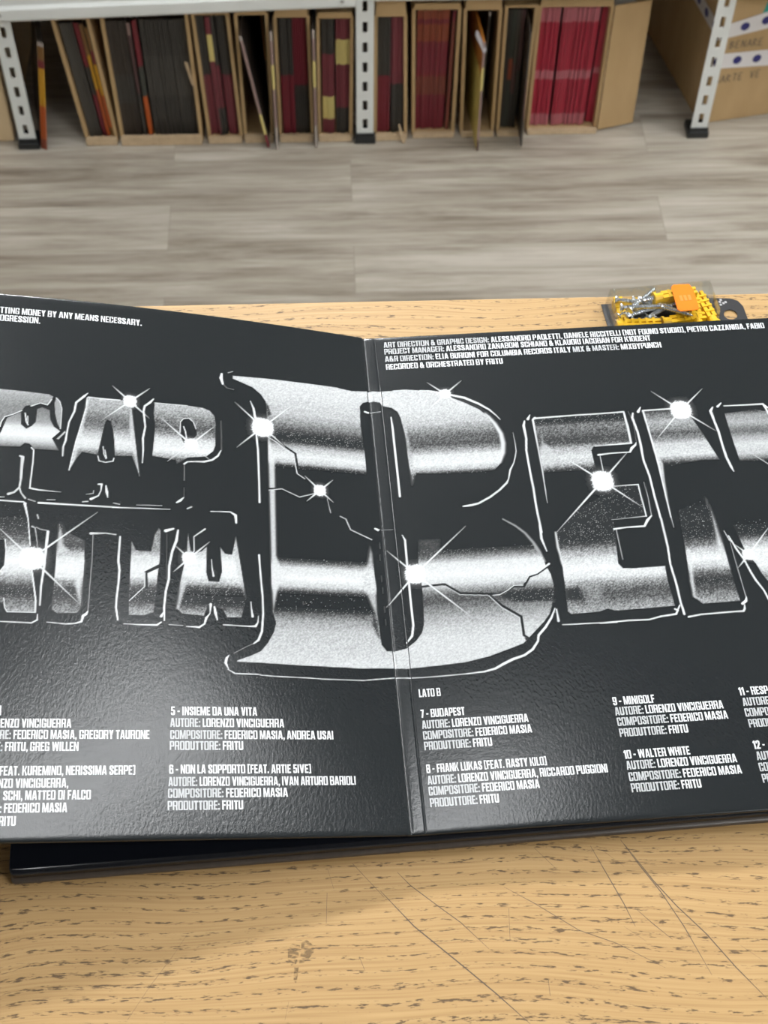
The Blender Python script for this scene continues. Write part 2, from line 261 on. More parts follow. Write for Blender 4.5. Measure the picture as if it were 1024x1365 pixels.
ART = [
["F",[[-207.53,249.53],[-205.13,249.26],[-193.19,248.7],[-179.97,247.76],[-177.82,246.39],[-179.14,242.0],[-180.59,240.72],[-184.21,241.57],[-187.97,239.1],[-189.78,239.72],[-191.83,239.01],[-193.18,236.23],[-197.18,233.63],[-201.51,231.79],[-202.83,229.05],[-205.84,220.23]],[[224.52,0.4],[232.03,0.45],[238.85,0.5],[245.74,0.62],[249.59,0.75]],0.35,0.25,1.0],
["F",[[-205.58,215.8],[-203.02,221.91],[-200.57,230.72],[-193.71,235.04],[-193.32,227.11],[-190.54,224.45],[-187.98,226.38],[-186.04,229.17],[-185.64,237.6],[-183.2,238.96],[-179.26,237.36],[-178.72,231.28],[-176.76,226.87],[-173.39,224.11],[-177.35,219.28],[-173.83,211.91],[-186.73,211.89],[-187.09,213.35],[-188.63,215.09],[-190.98,215.3],[-193.2,212.93],[-203.08,212.65],[-205.42,212.86]],[[211.06,0.25],[213.65,0.5],[216.62,0.8],[220.35,0.97],[225.61,0.9],[229.38,0.6],[233.94,0.5],[239.29,0.4]],0.35,0.15,1.0],
["F",[[-176.29,245.75],[-174.41,243.59],[-173.15,238.66],[-173.45,225.62],[-175.06,228.91],[-176.49,235.29],[-177.06,242.19]],[[0,0.62],[400,0.62]],0.35,0.1,1.0],
["L",[[-176.29,245.75,0.62],[-174.41,243.59,0.62],[-173.15,238.66,0.62],[-173.45,225.62,0.61]],1.0,0.22],
["L",[[-203.77,224.85,0.67],[-203.35,227.88,0.67],[-201.78,231.39,0.67],[-197.75,233.21,0.68],[-193.46,235.97,0.68]],1.0,0.22],
["L",[[-188.87,239.25,0.69],[-184.21,241.72,0.69],[-180.59,240.72,0.69],[-178.64,244.37,0.69]],1.0,0.22],
["F",[[-175.28,219.06],[-173.02,221.87],[-171.04,224.67],[-170.7,223.56],[-174.08,218.77]],[[0,0.8],[400,0.8]],0.35,0.1,1.0],
["L",[[-191.61,234.44,0.76],[-190.75,228.81,0.76],[-189.78,227.0,0.76]],1.0,0.22],
["L",[[-190.22,232.65,0.49],[-190.01,228.11,0.49]],1.0,0.22],
["L",[[-192.79,207.06,1.11],[-191.42,206.42,1.67],[-191.64,199.11,1.29],[-191.65,193.32,1.11],[-192.22,187.55,1.1],[-194.65,184.57,1.1],[-197.44,183.36,1.46]],0.9,0.22],
["L",[[-192.29,206.36,0.56],[-192.22,193.29,0.55]],0.5,0.22],
["L",[[-187.46,212.58,0.82],[-186.23,211.18,0.82],[-186.32,203.08,0.82],[-186.79,194.33,0.82],[-187.07,187.84,0.82]],1.0,0.22],
["L",[[-187.05,187.49,1.1],[-182.7,186.66,0.93],[-176.91,186.28,0.55],[-171.7,185.87,0.22]],1.0,0.22],
["L",[[-192.22,187.55,1.1],[-191.21,184.4,0.73],[-189.05,181.32,1.09]],0.9,0.22],
["L",[[-187.59,180.69,0.66],[-184.1,179.61,0.65]],0.8,0.22],
["L",[[-201.32,181.39,0.73],[-199.34,181.5,0.73]],0.7,0.22],
["L",[[-178.43,180.98,0.48],[-174.4,181.07,0.48]],0.8,0.22],
["L",[[-160.81,180.64,0.74],[-158.21,181.09,0.74]],0.9,0.22],
["L",[[-145.4,180.81,0.67],[-142.47,180.27,0.67]],0.8,0.22],
["F",[[-159.77,247.69],[-143.39,247.36],[-141.2,247.59],[-137.47,243.62],[-136.1,231.99],[-135.06,221.26],[-132.7,198.4],[-133.64,202.43],[-136.73,211.21],[-145.68,210.48],[-145.08,210.52],[-154.0,210.57],[-162.03,211.82],[-165.4,206.36],[-168.11,199.53],[-165.2,218.71],[-162.6,231.1],[-160.77,240.55]],[[200.39,0.75],[209.66,0.4],[212.28,0.5],[214.9,0.85],[219.43,0.92],[223.98,0.75],[229.33,0.4],[233.94,0.36],[239.36,0.58],[247.96,0.72]],0.35,0.6,1.0],
["F",[[-160.65,246.82],[-158.84,247.0],[-160.36,236.7],[-162.83,218.9],[-165.39,205.99],[-168.22,199.52],[-165.2,218.71],[-162.6,231.1]],[[0,0.9],[400,0.9]],0.9,0.3,0.8],
["F",[[-138.08,243.56],[-137.16,243.65],[-135.98,232.0],[-134.86,219.74],[-132.58,198.41],[-133.95,203.16],[-136.78,215.0],[-138.52,231.75]],[[0,0.85],[400,0.85]],0.8,0.4,0.8],
["L",[[-160.14,250.41,0.39],[-161.9,248.27,1.36],[-165.99,243.57,1.17],[-166.7,237.68,1.15],[-169.16,230.54,0.95],[-169.87,225.15,0.95],[-170.52,218.29,1.13],[-171.57,214.46,0.94],[-171.65,208.5,0.76]],1.0,0.22],
["L",[[-159.77,247.69,0.86],[-150.95,247.38,0.86],[-143.39,247.29,0.86]],1.0,0.22],
["L",[[-160.36,247.24,0.78],[-160.77,240.55,0.77],[-162.6,231.1,0.76],[-164.16,223.33,0.76],[-165.2,218.71,0.76],[-166.19,212.63,0.76],[-168.12,199.9,0.75]],1.0,0.22],
["F",[[-149.75,233.8],[-147.92,232.81],[-146.6,227.14],[-145.87,220.31],[-145.38,210.5],[-145.9,206.33],[-153.0,205.79],[-154.28,209.8],[-152.73,219.72],[-151.7,226.68],[-150.62,232.17]],[[0,0.0],[400,0.0]],0.35,0,1.0],
["L",[[-151.45,216.04,0.5],[-151.06,211.55,0.5],[-149.79,208.27,0.49]],1.0,0.22],
["L",[[-150.51,213.85,0.57],[-149.51,208.67,0.57]],1.0,0.22],
["L",[[-153.98,209.82,0.64],[-153.31,206.73,0.64],[-150.04,206.01,0.64],[-146.21,207.06,0.65],[-145.83,208.96,0.65]],1.0,0.22],
["L",[[-153.25,191.98,0.94],[-151.61,192.09,1.12],[-151.87,188.21,0.56],[-153.08,184.87,0.75],[-156.8,182.61,1.48]],1.0,0.22],
["L",[[-149.42,191.29,0.75],[-148.93,187.31,1.51],[-148.39,184.08,0.56]],1.0,0.22],
["L",[[-159.21,185.34,0.3],[-155.73,186.14,0.56],[-155.49,187.97,0.37]],0.8,0.22],
["F",[[-125.23,247.48],[-107.89,247.52],[-99.79,247.03],[-96.05,245.45],[-93.6,242.1],[-93.06,236.53],[-93.41,222.21],[-94.58,218.17],[-98.31,214.3],[-108.09,212.6],[-113.56,207.89],[-114.16,210.51],[-126.24,212.11],[-125.4,223.7],[-124.84,232.32],[-125.68,240.11]],[[207.47,0.2],[210.89,0.35],[212.8,0.7],[216.64,0.95],[223.98,0.85],[227.49,0.5],[231.4,0.28],[236.92,0.42],[242.48,0.62],[248.08,0.75]],0.35,0.7,1.0],
["L",[[-125.23,247.48,0.59],[-107.89,247.52,0.6]],0.9,0.22],
["F",[[-111.98,230.49],[-111.66,236.06],[-110.1,238.61],[-107.32,239.32],[-104.86,236.8],[-103.35,232.2],[-103.08,228.27],[-104.33,226.18],[-108.02,223.84],[-109.87,222.1],[-111.08,225.1]],[[0,0.0],[400,0.0]],0.35,0,1.0],
["L",[[-111.86,228.93,0.55],[-111.66,236.06,0.56],[-110.1,238.45,0.55],[-107.32,239.08,0.56],[-104.86,236.8,0.56],[-103.47,232.18,0.55]],1.0,0.22],
["L",[[-110.0,233.07,0.71],[-109.1,230.01,0.72],[-108.51,225.36,0.71]],1.0,0.22],
["L",[[-125.86,250.05,0.79],[-127.69,247.45,1.38],[-130.44,244.76,1.19],[-131.02,241.13,1.19],[-130.01,231.02,0.97],[-131.15,223.16,1.16],[-130.96,215.5,1.0],[-131.3,207.13,0.58]],1.0,0.22],
["L",[[-90.21,239.28,0.36],[-90.18,230.47,0.36],[-90.25,219.4,0.36]],0.5,0.22],
["L",[[-90.57,218.97,0.6],[-92.17,215.3,1.12],[-95.28,212.27,1.19],[-99.58,210.7,1.19],[-104.45,210.4,0.78],[-108.1,209.91,0.78],[-109.81,208.38,1.09]],1.0,0.22],
["L",[[-109.63,208.24,0.47],[-109.86,197.61,0.47]],0.45,0.22],
["L",[[-109.88,193.11,0.35],[-110.03,187.15,0.35]],0.35,0.22],
["L",[[-110.15,186.77,0.46],[-111.82,184.8,1.52],[-113.73,183.33,0.95]],1.0,0.22],
["L",[[-106.18,181.16,0.84],[-108.28,179.91,0.85]],0.9,0.22],
["L",[[-133.98,180.46,0.38],[-121.32,180.81,0.46]],0.85,0.22],
["S",[-138.13,247.12],3.13,3.56,[[-147.48,256.73],[-127.89,257.07],[-128.11,236.85],[-152.57,233.16]],1.0],
["S",[-106.08,221.7],3.34,3.5,[[-123.34,239.17],[-93.08,235.73],[-96.62,212.37],[-118.51,209.28]],1.0],
["F",[[-203.45,178.9],[-201.15,178.31],[-189.78,178.74],[-188.58,177.53],[-187.33,169.18],[-185.32,154.1],[-183.65,138.64],[-181.24,122.22],[-181.23,116.05],[-194.35,115.73],[-195.94,119.88],[-200.14,121.72]],[[115.85,0.6],[121.99,0.35],[126.54,0.15],[130.48,0.25],[133.77,0.55],[137.74,0.85],[144.41,1],[151.82,0.8],[155.22,0.4],[159.99,0.25],[166.19,0.15],[171.04,0.03],[178.73,0.0]],0.35,0.8,1.0],
["F",[[-202.14,156.15],[-197.39,156.34],[-196.63,149.58],[-196.86,141.52],[-199.42,137.78],[-201.13,138.72]],[[0,0.0],[400,0.0]],0.35,0,1.0],
["L",[[-197.39,156.34,0.71],[-196.63,149.58,0.71],[-196.86,141.52,0.71],[-198.88,138.13,0.71]],1.0,0.22],
["L",[[-201.21,179.36,0.87],[-189.8,179.02,0.88],[-188.5,178.1,0.88]],1.0,0.22],
["L",[[-189.06,177.86,1.47],[-187.05,169.2,0.73],[-185.29,153.42,0.72]],1.0,0.22],
["L",[[-183.85,139.3,0.93],[-182.42,130.06,0.92],[-181.24,122.22,0.92],[-181.22,115.73,0.91]],1.0,0.22],
["L",[[-181.22,115.73,0.63],[-194.35,115.73,0.63],[-195.56,117.96,0.63],[-196.28,123.11,0.63]],1.0,0.22],
["L",[[-184.84,164.58,1.08],[-183.39,163.81,0.72],[-182.47,158.33,0.47],[-181.6,151.53,0.36]],0.8,0.22],
["L",[[-182.73,164.19,0.51],[-180.81,163.1,0.51],[-178.24,162.67,0.51],[-176.98,162.38,0.51]],0.8,0.22],
["L",[[-177.07,161.89,1.45],[-177.58,153.75,1.44],[-178.17,140.85,1.26],[-179.1,130.16,1.06],[-179.2,119.67,0.78]],1.0,0.22],
["L",[[-182.72,171.65,0.8],[-182.05,169.44,0.8]],0.8,0.22],
["L",[[-180.07,114.59,0.53],[-180.05,111.57,0.88],[-182.59,109.91,0.76],[-189.14,110.08,0.69],[-197.31,110.35,0.55]],1.0,0.22],
["L",[[-182.35,178.85,1.25],[-161.04,178.49,1.04],[-142.2,178.34,0.82]],1.0,0.22],
["L",[[-145.93,178.18,0.82],[-117.17,178.84,0.45]],1.0,0.22],
["F",[[-171.62,168.22],[-169.6,167.62],[-168.58,163.13],[-166.23,161.16],[-159.26,157.33],[-158.81,145.67],[-159.37,132.16],[-159.81,118.91],[-161.38,115.93],[-170.76,115.48],[-173.58,117.22],[-173.17,127.71],[-172.8,139.7],[-172.35,157.41]],[[116.19,0.5],[122.07,0.3],[126.02,0.18],[129.99,0.22],[132.99,0.5],[135.99,0.9],[141.37,0.97],[146.79,0.9],[150.2,0.65],[153.62,0.25],[157.75,0.3],[163.3,0.18],[168.54,0.1]],0.35,0.8,1.0],
["F",[[-171.84,166.46],[-170.29,163.05],[-169.14,154.8],[-165.88,150.83],[-172.55,147.82],[-172.35,157.41]],[[0,0.85],[400,0.85]],1.4,0.3,0.85],
["F",[[-160.54,142.88],[-158.81,145.67],[-159.37,132.16],[-159.84,119.9],[-161.96,125.42],[-163.57,132.01]],[[0,0.88],[400,0.88]],1.6,0.3,0.85],
["L",[[-155.08,161.02,0.4],[-155.24,145.82,0.4],[-155.93,129.61,0.39],[-156.42,117.05,0.39]],0.7,0.22],
["L",[[-156.42,117.05,0.53],[-157.21,115.4,1.43],[-158.57,114.38,1.43],[-159.3,111.12,1.06],[-162.3,110.07,0.78],[-166.69,109.64,0.7],[-175.51,110.52,0.42]],1.0,0.22],
["L",[[-156.24,161.8,1.47],[-149.08,162.38,0.74],[-143.88,161.75,0.59]],0.9,0.22],
["S",[-184.27,146.0],5.73,5.85,[[-201.75,164.03],[-153.12,174.88],[-159.85,120.22],[-199.65,132.3]],1.0],
["L",[[-141.84,160.66,0.93],[-142.45,146.39,1.25],[-141.78,140.95,1.24],[-142.21,132.8,1.09],[-142.91,124.74,1.08],[-143.09,119.43,1.08],[-142.12,112.56,0.89]],1.0,0.22],
["F",[[-136.03,158.17],[-133.95,153.03],[-126.44,152.72],[-124.76,162.67],[-122.74,166.71],[-121.85,165.69],[-122.08,148.76],[-123.19,138.35],[-123.99,127.44],[-125.07,117.37],[-129.56,115.57],[-136.86,115.54],[-137.09,123.61],[-136.83,133.01],[-136.45,146.67]],[[115.9,0.6],[120.54,0.4],[123.87,0.15],[127.22,0.1],[131.27,0.25],[134.31,0.55],[137.37,0.9],[142.85,0.95],[149.07,0.85],[153.24,0.55],[156.74,0.55],[165.21,0.5]],0.35,0.7,1.0],
["F",[[-134.96,164.92],[-125.65,165.47],[-125.89,156.96],[-127.6,153.36],[-132.21,152.42],[-134.55,155.09]],[[0,0.0],[400,0.0]],1.2,0.3,1.0],
["L",[[-122.35,144.24,1.84],[-128.93,140.15,1.47],[-128.57,131.31,1.45]],0,0.22],
["L",[[-123.78,141.41,0.48],[-127.61,139.66,0.48]],0.9,0.22],
["L",[[-129.45,140.12,0.55],[-129.43,131.95,0.55],[-136.7,123.62,0.55]],0.95,0.22],
["L",[[-127.9,139.51,0.37],[-127.67,132.02,0.37]],0.7,0.22],
["L",[[-119.22,165.5,1.87],[-115.41,166.95,1.13]],1.0,0.22],
["L",[[-118.63,163.75,0.3],[-118.88,136.49,0.29]],0.35,0.22],
["L",[[-113.06,166.24,0.94],[-113.95,159.76,1.5],[-116.0,153.28,1.26],[-117.45,144.82,1.26],[-117.73,136.54,1.25],[-119.16,129.66,1.1],[-119.99,120.21,1.09],[-119.86,112.91,0.72]],1.0,0.22],
["L",[[-120.27,117.54,0.55],[-121.39,115.17,1.44]],1.0,0.22],
["L",[[-121.38,111.87,0.72],[-123.34,110.3,1.08],[-131.19,110.2,0.71],[-139.3,110.49,0.43]],1.0,0.22],
["F",[[-108.07,164.4],[-106.96,154.49],[-104.93,152.49],[-101.4,154.1],[-98.72,157.1],[-99.21,141.57],[-98.11,136.42],[-92.89,136.32],[-91.32,142.68],[-91.94,157.16],[-89.65,153.37],[-86.12,152.87],[-83.93,163.92],[-81.89,146.15],[-79.76,127.05],[-82.27,116.02],[-89.27,115.76],[-91.39,120.43],[-98.34,122.75],[-100.62,116.2],[-111.18,117.11],[-114.09,120.0],[-112.22,133.93],[-110.71,142.38],[-108.8,153.68]],[[116.1,0.65],[120.46,0.35],[123.5,0.12],[128.26,0.06],[132.36,0.25],[135.8,0.75],[139.95,0.95],[148.32,0.95],[156.1,0.7],[164.68,0.6]],0.35,0.75,1.0],
["F",[[-110.81,142.38],[-108.53,135.58],[-110.88,125.93],[-112.61,119.81],[-114.32,119.41],[-112.28,134.04]],[[0,0.85],[400,0.85]],1.2,0.4,0.8],
["F",[[-83.93,163.92],[-81.89,146.15],[-79.76,127.05],[-81.16,130.52],[-83.24,137.08],[-85.18,150.51]],[[0,0.8],[400,0.8]],1,0.4,0.7],
["L",[[-96.45,179.0,0.58],[-86.46,179.52,0.77],[-83.81,177.54,1.55],[-83.53,172.84,1.15]],1.0,0.22],
["L",[[-97.26,122.96,1.48],[-97.67,117.68,0.48],[-99.54,114.93,1.28],[-100.43,111.56,0.91],[-103.01,109.61,1.09],[-109.24,109.94,0.47]],1.0,0.22],
["L",[[-95.44,121.48,1.1],[-94.92,117.78,1.47],[-94.12,114.11,0.73]],1.0,0.22],
["L",[[-117.72,110.67,0.51],[-110.94,110.42,0.51]],0.75,0.22],
["L",[[-91.31,111.54,0.55],[-86.79,111.36,0.55]],0.8,0.22],
["L",[[-77.38,125.17,0.45],[-77.21,121.07,0.75],[-76.75,116.66,1.3]],1.0,0.22],
["L",[[-73.85,117.12,0.37],[-74.25,113.37,0.74],[-75.48,111.1,1.3],[-78.65,110.98,0.74],[-91.25,111.41,0.58]],1.0,0.22],
["L",[[-96.48,149.43,0.45],[-96.26,144.52,0.57],[-95.63,139.66,1.12]],1.0,0.22],
["L",[[-99.48,167.84,0.91],[-105.14,162.79,0.6],[-105.09,153.89,0.6],[-106.69,151.68,0.75]],1.0,0.22],
["S",[-107.58,149.52],3.18,3.38,[[-114.37,156.68],[-97.33,160.05],[-115.43,141.12],[-99.5,141.21]],1.0],
["F",[[-83.18,271.93],[-59.26,272.74],[-24.82,272.42],[-23.39,271.96],[-16.77,271.17],[-4.57,272.98],[-4.48,265.24],[-7.87,264.78],[-10.99,263.1],[-12.87,260.16],[-13.55,245.8],[-12.96,235.71],[-12.5,224.08],[-12.7,212.55],[-14.48,167.18],[-13.23,158.97],[-13.34,145.57],[-13.02,133.91],[-13.53,119.58],[-13.7,121.27],[-13.33,110.75],[-13.07,102.79],[-10.7,99.1],[-6.54,99.29],[-6.22,89.17],[-18.57,88.8],[-26.16,88.58],[-32.53,88.93],[-43.51,88.95],[-38.65,89.09],[-55.89,89.61],[-74.68,90.57],[-85.15,90.83],[-84.85,91.62],[-78.54,94.26],[-73.33,97.03],[-69.74,101.78],[-66.64,107.92],[-65.28,113.38],[-66.77,120.15],[-66.78,136.12],[-66.43,153.96],[-65.94,198.8],[-65.27,230.47],[-65.17,251.81],[-65.67,255.91],[-68.09,260.6],[-72.45,265.03],[-78.78,267.91],[-83.22,269.81]],[[89.65,0.85],[109.08,0.74],[115.23,0.58],[119.37,0.32],[122.84,0.03],[130.89,0.03],[132.66,0.25],[135.85,0.8],[140.48,0.95],[146.96,0.85],[150.58,0.3],[153.13,0],[210.34,0],[212.34,0.12],[215.14,0.75],[219.57,0.9],[225.26,0.72],[229.35,0.2],[232.64,0.12],[237.6,0.28],[243.44,0.55],[249.33,0.74],[262.12,0.84],[276.04,0.88]],0.35,0.55,1.0],
["F",[[-65.16,248.48],[-64.32,230.58],[-61.94,214.85],[-62.65,187.61],[-63.43,154.15],[-61.38,145.65],[-61.6,139.94],[-64.03,130.66],[-66.53,118.79],[-66.78,136.12],[-66.43,153.96],[-65.83,196.5],[-65.55,222.4]],[[0,0.9],[400,0.9]],1.1,0.3,0.9],
["F",[[-65.8,255.89],[-63.86,252.82],[-62.78,247.15],[-65.08,245.19]],[[0,0.1],[400,0.1]],1.0,0.6,0.8],
["F",[[-14.48,163.01],[-13.23,158.97],[-13.26,144.1],[-13.28,126.71],[-13.57,116.76],[-15.91,123.71],[-18.3,132.16],[-20.41,136.35],[-19.68,146.6],[-16.84,151.97]],[[0,0.85],[400,0.85]],1.6,0.7,0.8],
["F",[[-16.22,119.73],[-14.03,117.02],[-13.24,105.89],[-14.8,107.21],[-17.24,114.06]],[[0,0.15],[400,0.15]],1.6,0.9,0.8],
["F",[[-4.57,272.98],[-0.56,272.52],[6.86,272.61],[12.97,273.07],[26.92,270.73],[29.12,271.11],[33.68,269.45],[39.33,265.48],[46.9,260.95],[54.33,255.57],[59.01,249.99],[62.78,242.78],[65.31,236.59],[65.74,229.74],[64.74,223.07],[61.97,215.76],[58.17,211.49],[52.72,209.42],[35.97,210.22],[16.71,211.61],[14.68,212.09],[13.59,207.26],[11.58,202.94],[11.62,213.95],[11.2,216.45],[11.03,228.96],[10.78,240.85],[9.99,246.92],[9.46,252.15],[8.18,256.6],[5.12,259.89],[-0.09,261.58],[-1.21,264.3],[-4.48,265.24]],[[210.42,0.05],[213.28,0.7],[216.97,0.92],[223.57,0.88],[227.74,0.5],[231.09,0.28],[236.99,0.32],[242.08,0.52],[247.22,0.75],[255.86,0.85],[269.03,0.86]],0.35,0.7,1.0],
["F",[[9.92,246.06],[12.4,244.16],[13.63,228.77],[14.04,212.13],[11.62,203.34],[11.45,215.61],[11.03,228.96]],[[0,0.72],[400,0.72]],1.2,0.9,0.7],
["L",[[57.95,252.25,0.42],[62.23,243.68,1.68],[64.65,236.63,2.11],[64.96,229.8,2.51],[63.9,223.13,2.51],[61.43,216.63,1.24]],0.9,1.3],
["L",[[40.0,265.43,0.43],[47.03,262.09,0.94],[54.49,256.88,0.94],[59.78,250.81,0.42]],0.1,0.5],
["L",[[1.11,268.12,0.86],[6.67,270.39,1.29],[12.85,271.74,1.08],[26.75,268.96,0.43]],0.45,0.8],
["L",[[39.52,267.24,1.5],[47.3,264.46,1.72],[54.8,259.5,1.5],[60.26,254.71,1.2],[63.7,250.09,0.76],[65.63,246.9,0.34]],1.0,0.22],
["L",[[33.34,269.47,1.29],[27.78,271.21,0.86],[22.44,271.86,0.65]],1.0,0.22],
["L",[[33.56,269.63,0.56],[26.94,270.91,0.56],[13.62,272.84,0.56],[6.86,272.61,0.56]],1.0,0.22],
["L",[[71.46,237.0,0.21],[71.75,229.31,0.38],[71.49,223.42,0.54],[70.41,219.32,0.66],[69.08,215.25,0.62],[66.49,210.48,1.08],[64.67,204.05,0.66],[63.39,201.7,1.23],[58.94,197.16,1.14],[53.25,192.75,1.22],[46.38,188.86,1.21],[42.44,187.95,1.43],[37.93,187.49,1.01]],1.0,0.22],
["F",[[-6.54,99.29],[-1.41,100.43],[-0.49,100.7],[4.63,104.82],[8.05,109.46],[9.42,114.28],[10.21,125.62],[10.62,136.18],[9.91,148.03],[10.59,158.49],[11.69,166.79],[24.75,169.68],[46.6,161.33],[72.96,161.7],[74.68,156.23],[76.17,149.31],[76.66,146.27],[78.55,140.17],[79.09,133.48],[78.43,129.14],[76.24,120.61],[74.3,115.73],[70.58,111.03],[63.57,104.15],[61.89,102.39],[58.45,99.17],[50.32,96.31],[40.39,92.92],[28.26,90.41],[16.38,89.59],[16.37,89.52],[6.68,89.09],[-1.57,88.69],[-6.22,89.17]],[[104.09,0.84],[111.05,0.78],[117.37,0.62],[123.05,0.42],[127.34,0.28],[130.94,0.3],[133.83,0.5],[137.47,0.82],[143.33,0.95],[150.73,0.88],[154.46,0.5],[157.84,0.2],[160.48,0]],0.35,0.5,1.0],
["F",[[59.32,134.94],[79.06,131.29],[77.77,122.66],[57.87,124.12],[49.89,128.33]],[[122.79,0.4],[124.93,0.12],[129.97,0.12],[134.31,0.5]],1.6,0.8,1.0],
["F",[[11.69,166.79],[22.94,166.73],[21.69,154.66],[10.95,152.44]],[[0,0.3],[400,0.3]],1.5,1.0,0.6],
["L",[[58.07,177.51,0.49],[64.36,172.36,1.0],[68.73,167.39,1.27],[72.23,160.98,1.59],[74.47,154.72,1.97],[76.06,148.57,1.99]],0.6,0.5],
["L",[[9.49,137.14,1.17],[21.42,137.87,1.17],[22.63,137.71,1.33],[29.92,131.69,1.32],[44.39,130.19,1.01],[49.83,129.79,1.01],[54.3,131.28,1.16],[58.33,133.91,1.16],[63.49,133.53,1.33],[67.07,139.38,1.33],[71.61,140.9,1.25],[78.13,145.27,1.17]],0,0.22],
["L",[[21.28,136.49,0.47],[22.83,136.74,0.47],[29.82,130.83,0.47],[44.29,129.4,0.47]],0.85,0.22],
["L",[[46.71,129.22,0.62],[50.39,129.38,0.62],[54.66,131.69,0.63],[58.41,134.56,0.63],[62.97,134.23,0.63]],0.9,0.22],
["L",[[64.48,136.25,0.47],[66.84,139.92,0.59],[71.38,141.44,0.98],[78.65,146.72,1.18]],0.95,0.22],
["L",[[44.65,129.88,0.93],[50.72,122.49,1.24],[59.58,115.25,1.23],[59.41,103.97,1.22],[62.09,101.68,1.14]],0,0.22],
["L",[[44.56,129.16,0.54],[50.29,121.52,0.54],[58.46,114.62,0.54],[58.44,101.25,0.53]],0.9,0.22],
["F",[[59.52,102.57],[61.79,101.7],[60.17,100.78]],[[0,0.0],[400,0.0]],0.35,0.5,1.0],
["F",[[-12.84,260.6],[-10.98,263.37],[-7.87,264.78],[-4.48,265.24],[-1.23,264.04],[-0.09,261.58],[5.12,259.89],[8.18,256.6],[9.46,252.15],[9.99,246.92],[10.78,240.85],[11.03,228.96],[11.2,216.45],[11.16,207.44],[10.9,178.44],[11.69,166.79],[10.59,158.49],[9.91,148.03],[10.69,136.9],[10.25,126.05],[10.21,125.62],[9.42,114.28],[8.05,109.46],[4.63,104.82],[-0.49,100.7],[-6.54,99.29],[-10.69,99.24],[-13.05,103.0],[-13.33,110.75],[-13.7,121.27],[-12.9,139.3],[-13.34,145.57],[-13.23,158.97],[-14.22,166.45],[-12.7,212.55],[-12.5,224.08],[-12.96,235.71],[-13.55,245.8]],[[0,0.0],[400,0.0]],0.35,0,1.0],
["L",[[4.21,252.96,0.76],[4.44,243.87,1.35],[4.35,231.13,1.25],[4.41,212.83,1.23],[4.3,196.63,1.29]],1.0,0.22],
["L",[[-10.32,256.84,1.32],[-8.5,256.27,1.32]],1.0,0.22],
["L",[[-9.13,256.68,0.48],[-1.42,257.46,0.47]],0.8,0.22],
["L",[[3.31,170.86,0.4],[4.55,167.31,1.19],[4.29,157.44,1.19],[4.15,146.97,1.26],[4.16,138.85,1.24],[3.94,126.52,1.16],[3.99,117.23,1.23],[3.99,113.98,1.23],[2.82,107.75,1.3],[-0.22,103.8,0.76]],1.0,0.22],
["L",[[-10.76,175.02,1.21],[-9.43,174.37,1.62]],1.0,0.22],
["L",[[-9.52,174.83,0.36],[-1.38,174.68,0.36]],0.6,0.22],
["L",[[-9.11,165.74,0.32],[-9.16,161.94,0.32]],0.35,0.22],
["L",[[-9.71,158.12,0.32],[-9.76,154.37,0.32]],0.35,0.22],
["L",[[-9.85,144.71,0.32],[-9.9,141.03,0.32]],0.35,0.22],
["L",[[-9.82,137.38,0.31],[-9.87,133.75,0.31]],0.35,0.22],
["L",[[-9.84,125.83,0.31],[-9.89,122.26,0.31]],0.35,0.22],
["L",[[-9.88,118.0,0.31],[-9.92,114.47,0.31]],0.35,0.22],
["L",[[77.57,118.93,0.58],[74.92,113.41,1.15],[71.1,108.02,1.34],[66.83,103.42,1.33],[66.04,100.0,1.13],[62.69,95.39,1.33],[58.1,92.29,1.32],[51.9,90.36,1.51],[47.49,88.3,1.51],[42.43,85.62,1.31],[36.97,84.33,0.97],[27.49,83.69,0.67],[15.73,83.35,0.56],[6.12,83.19,0.59],[-0.88,83.38,0.59],[-6.69,83.81,0.6],[-14.94,82.88,0.6],[-23.74,81.86,0.6],[-32.4,81.98,0.59],[-43.89,82.16,0.51],[-49.36,82.56,0.51],[-66.42,83.15,0.58],[-73.2,83.65,0.47],[-74.88,84.07,0.65],[-86.14,84.35,0.72],[-89.47,86.53,0.54]],1.0,0.22],
["L",[[-89.18,86.73,0.54],[-90.52,90.05,1.44],[-90.02,92.66,1.26],[-88.86,94.32,0.55]],1.0,0.22],
["L",[[-86.46,95.49,0.36],[-80.11,99.48,0.37],[-76.63,101.24,0.37]],0.6,0.22],
["L",[[-76.63,101.24,0.73],[-74.28,103.3,1.25],[-72.39,108.38,1.18],[-71.48,118.58,1.05],[-71.43,128.9,1.06],[-71.97,139.36,0.98],[-72.41,153.58,1.08]],1.0,0.22],
["L",[[-71.06,186.88,1.18],[-70.95,199.87,1.11],[-70.89,221.8,1.14],[-71.49,232.95,1.07]],1.0,0.22],
["L",[[-71.68,243.51,1.4],[-72.37,250.0,1.23],[-74.01,255.17,0.41]],1.0,0.22],
["L",[[-89.19,272.33,1.24],[-89.62,269.32,1.86],[-88.74,265.25,1.24]],1.0,0.22],
["L",[[-88.74,265.25,0.37],[-86.56,262.62,0.37],[-82.76,262.06,0.37]],0.55,0.22],
["L",[[-85.71,273.68,0.5],[-83.11,274.91,0.5]],0.7,0.22],
["L",[[-65.23,231.68,0.82],[-60.87,230.03,1.23],[-56.61,225.85,1.07],[-50.81,221.3,1.07],[-49.79,209.05,0.81]],0,0.22],
["L",[[-65.25,231.12,0.41],[-60.94,228.16,0.66],[-57.3,224.56,0.66],[-52.09,220.75,0.61],[-50.47,207.79,0.6],[-46.55,204.66,0.53]],0.95,0.22],
["L",[[-66.03,196.1,1.04],[-62.62,196.65,1.04]],0,0.22],
["L",[[-65.88,195.27,0.56],[-59.04,196.77,0.48],[-49.95,192.23,0.64],[-41.71,195.37,0.53]],0.9,0.22],
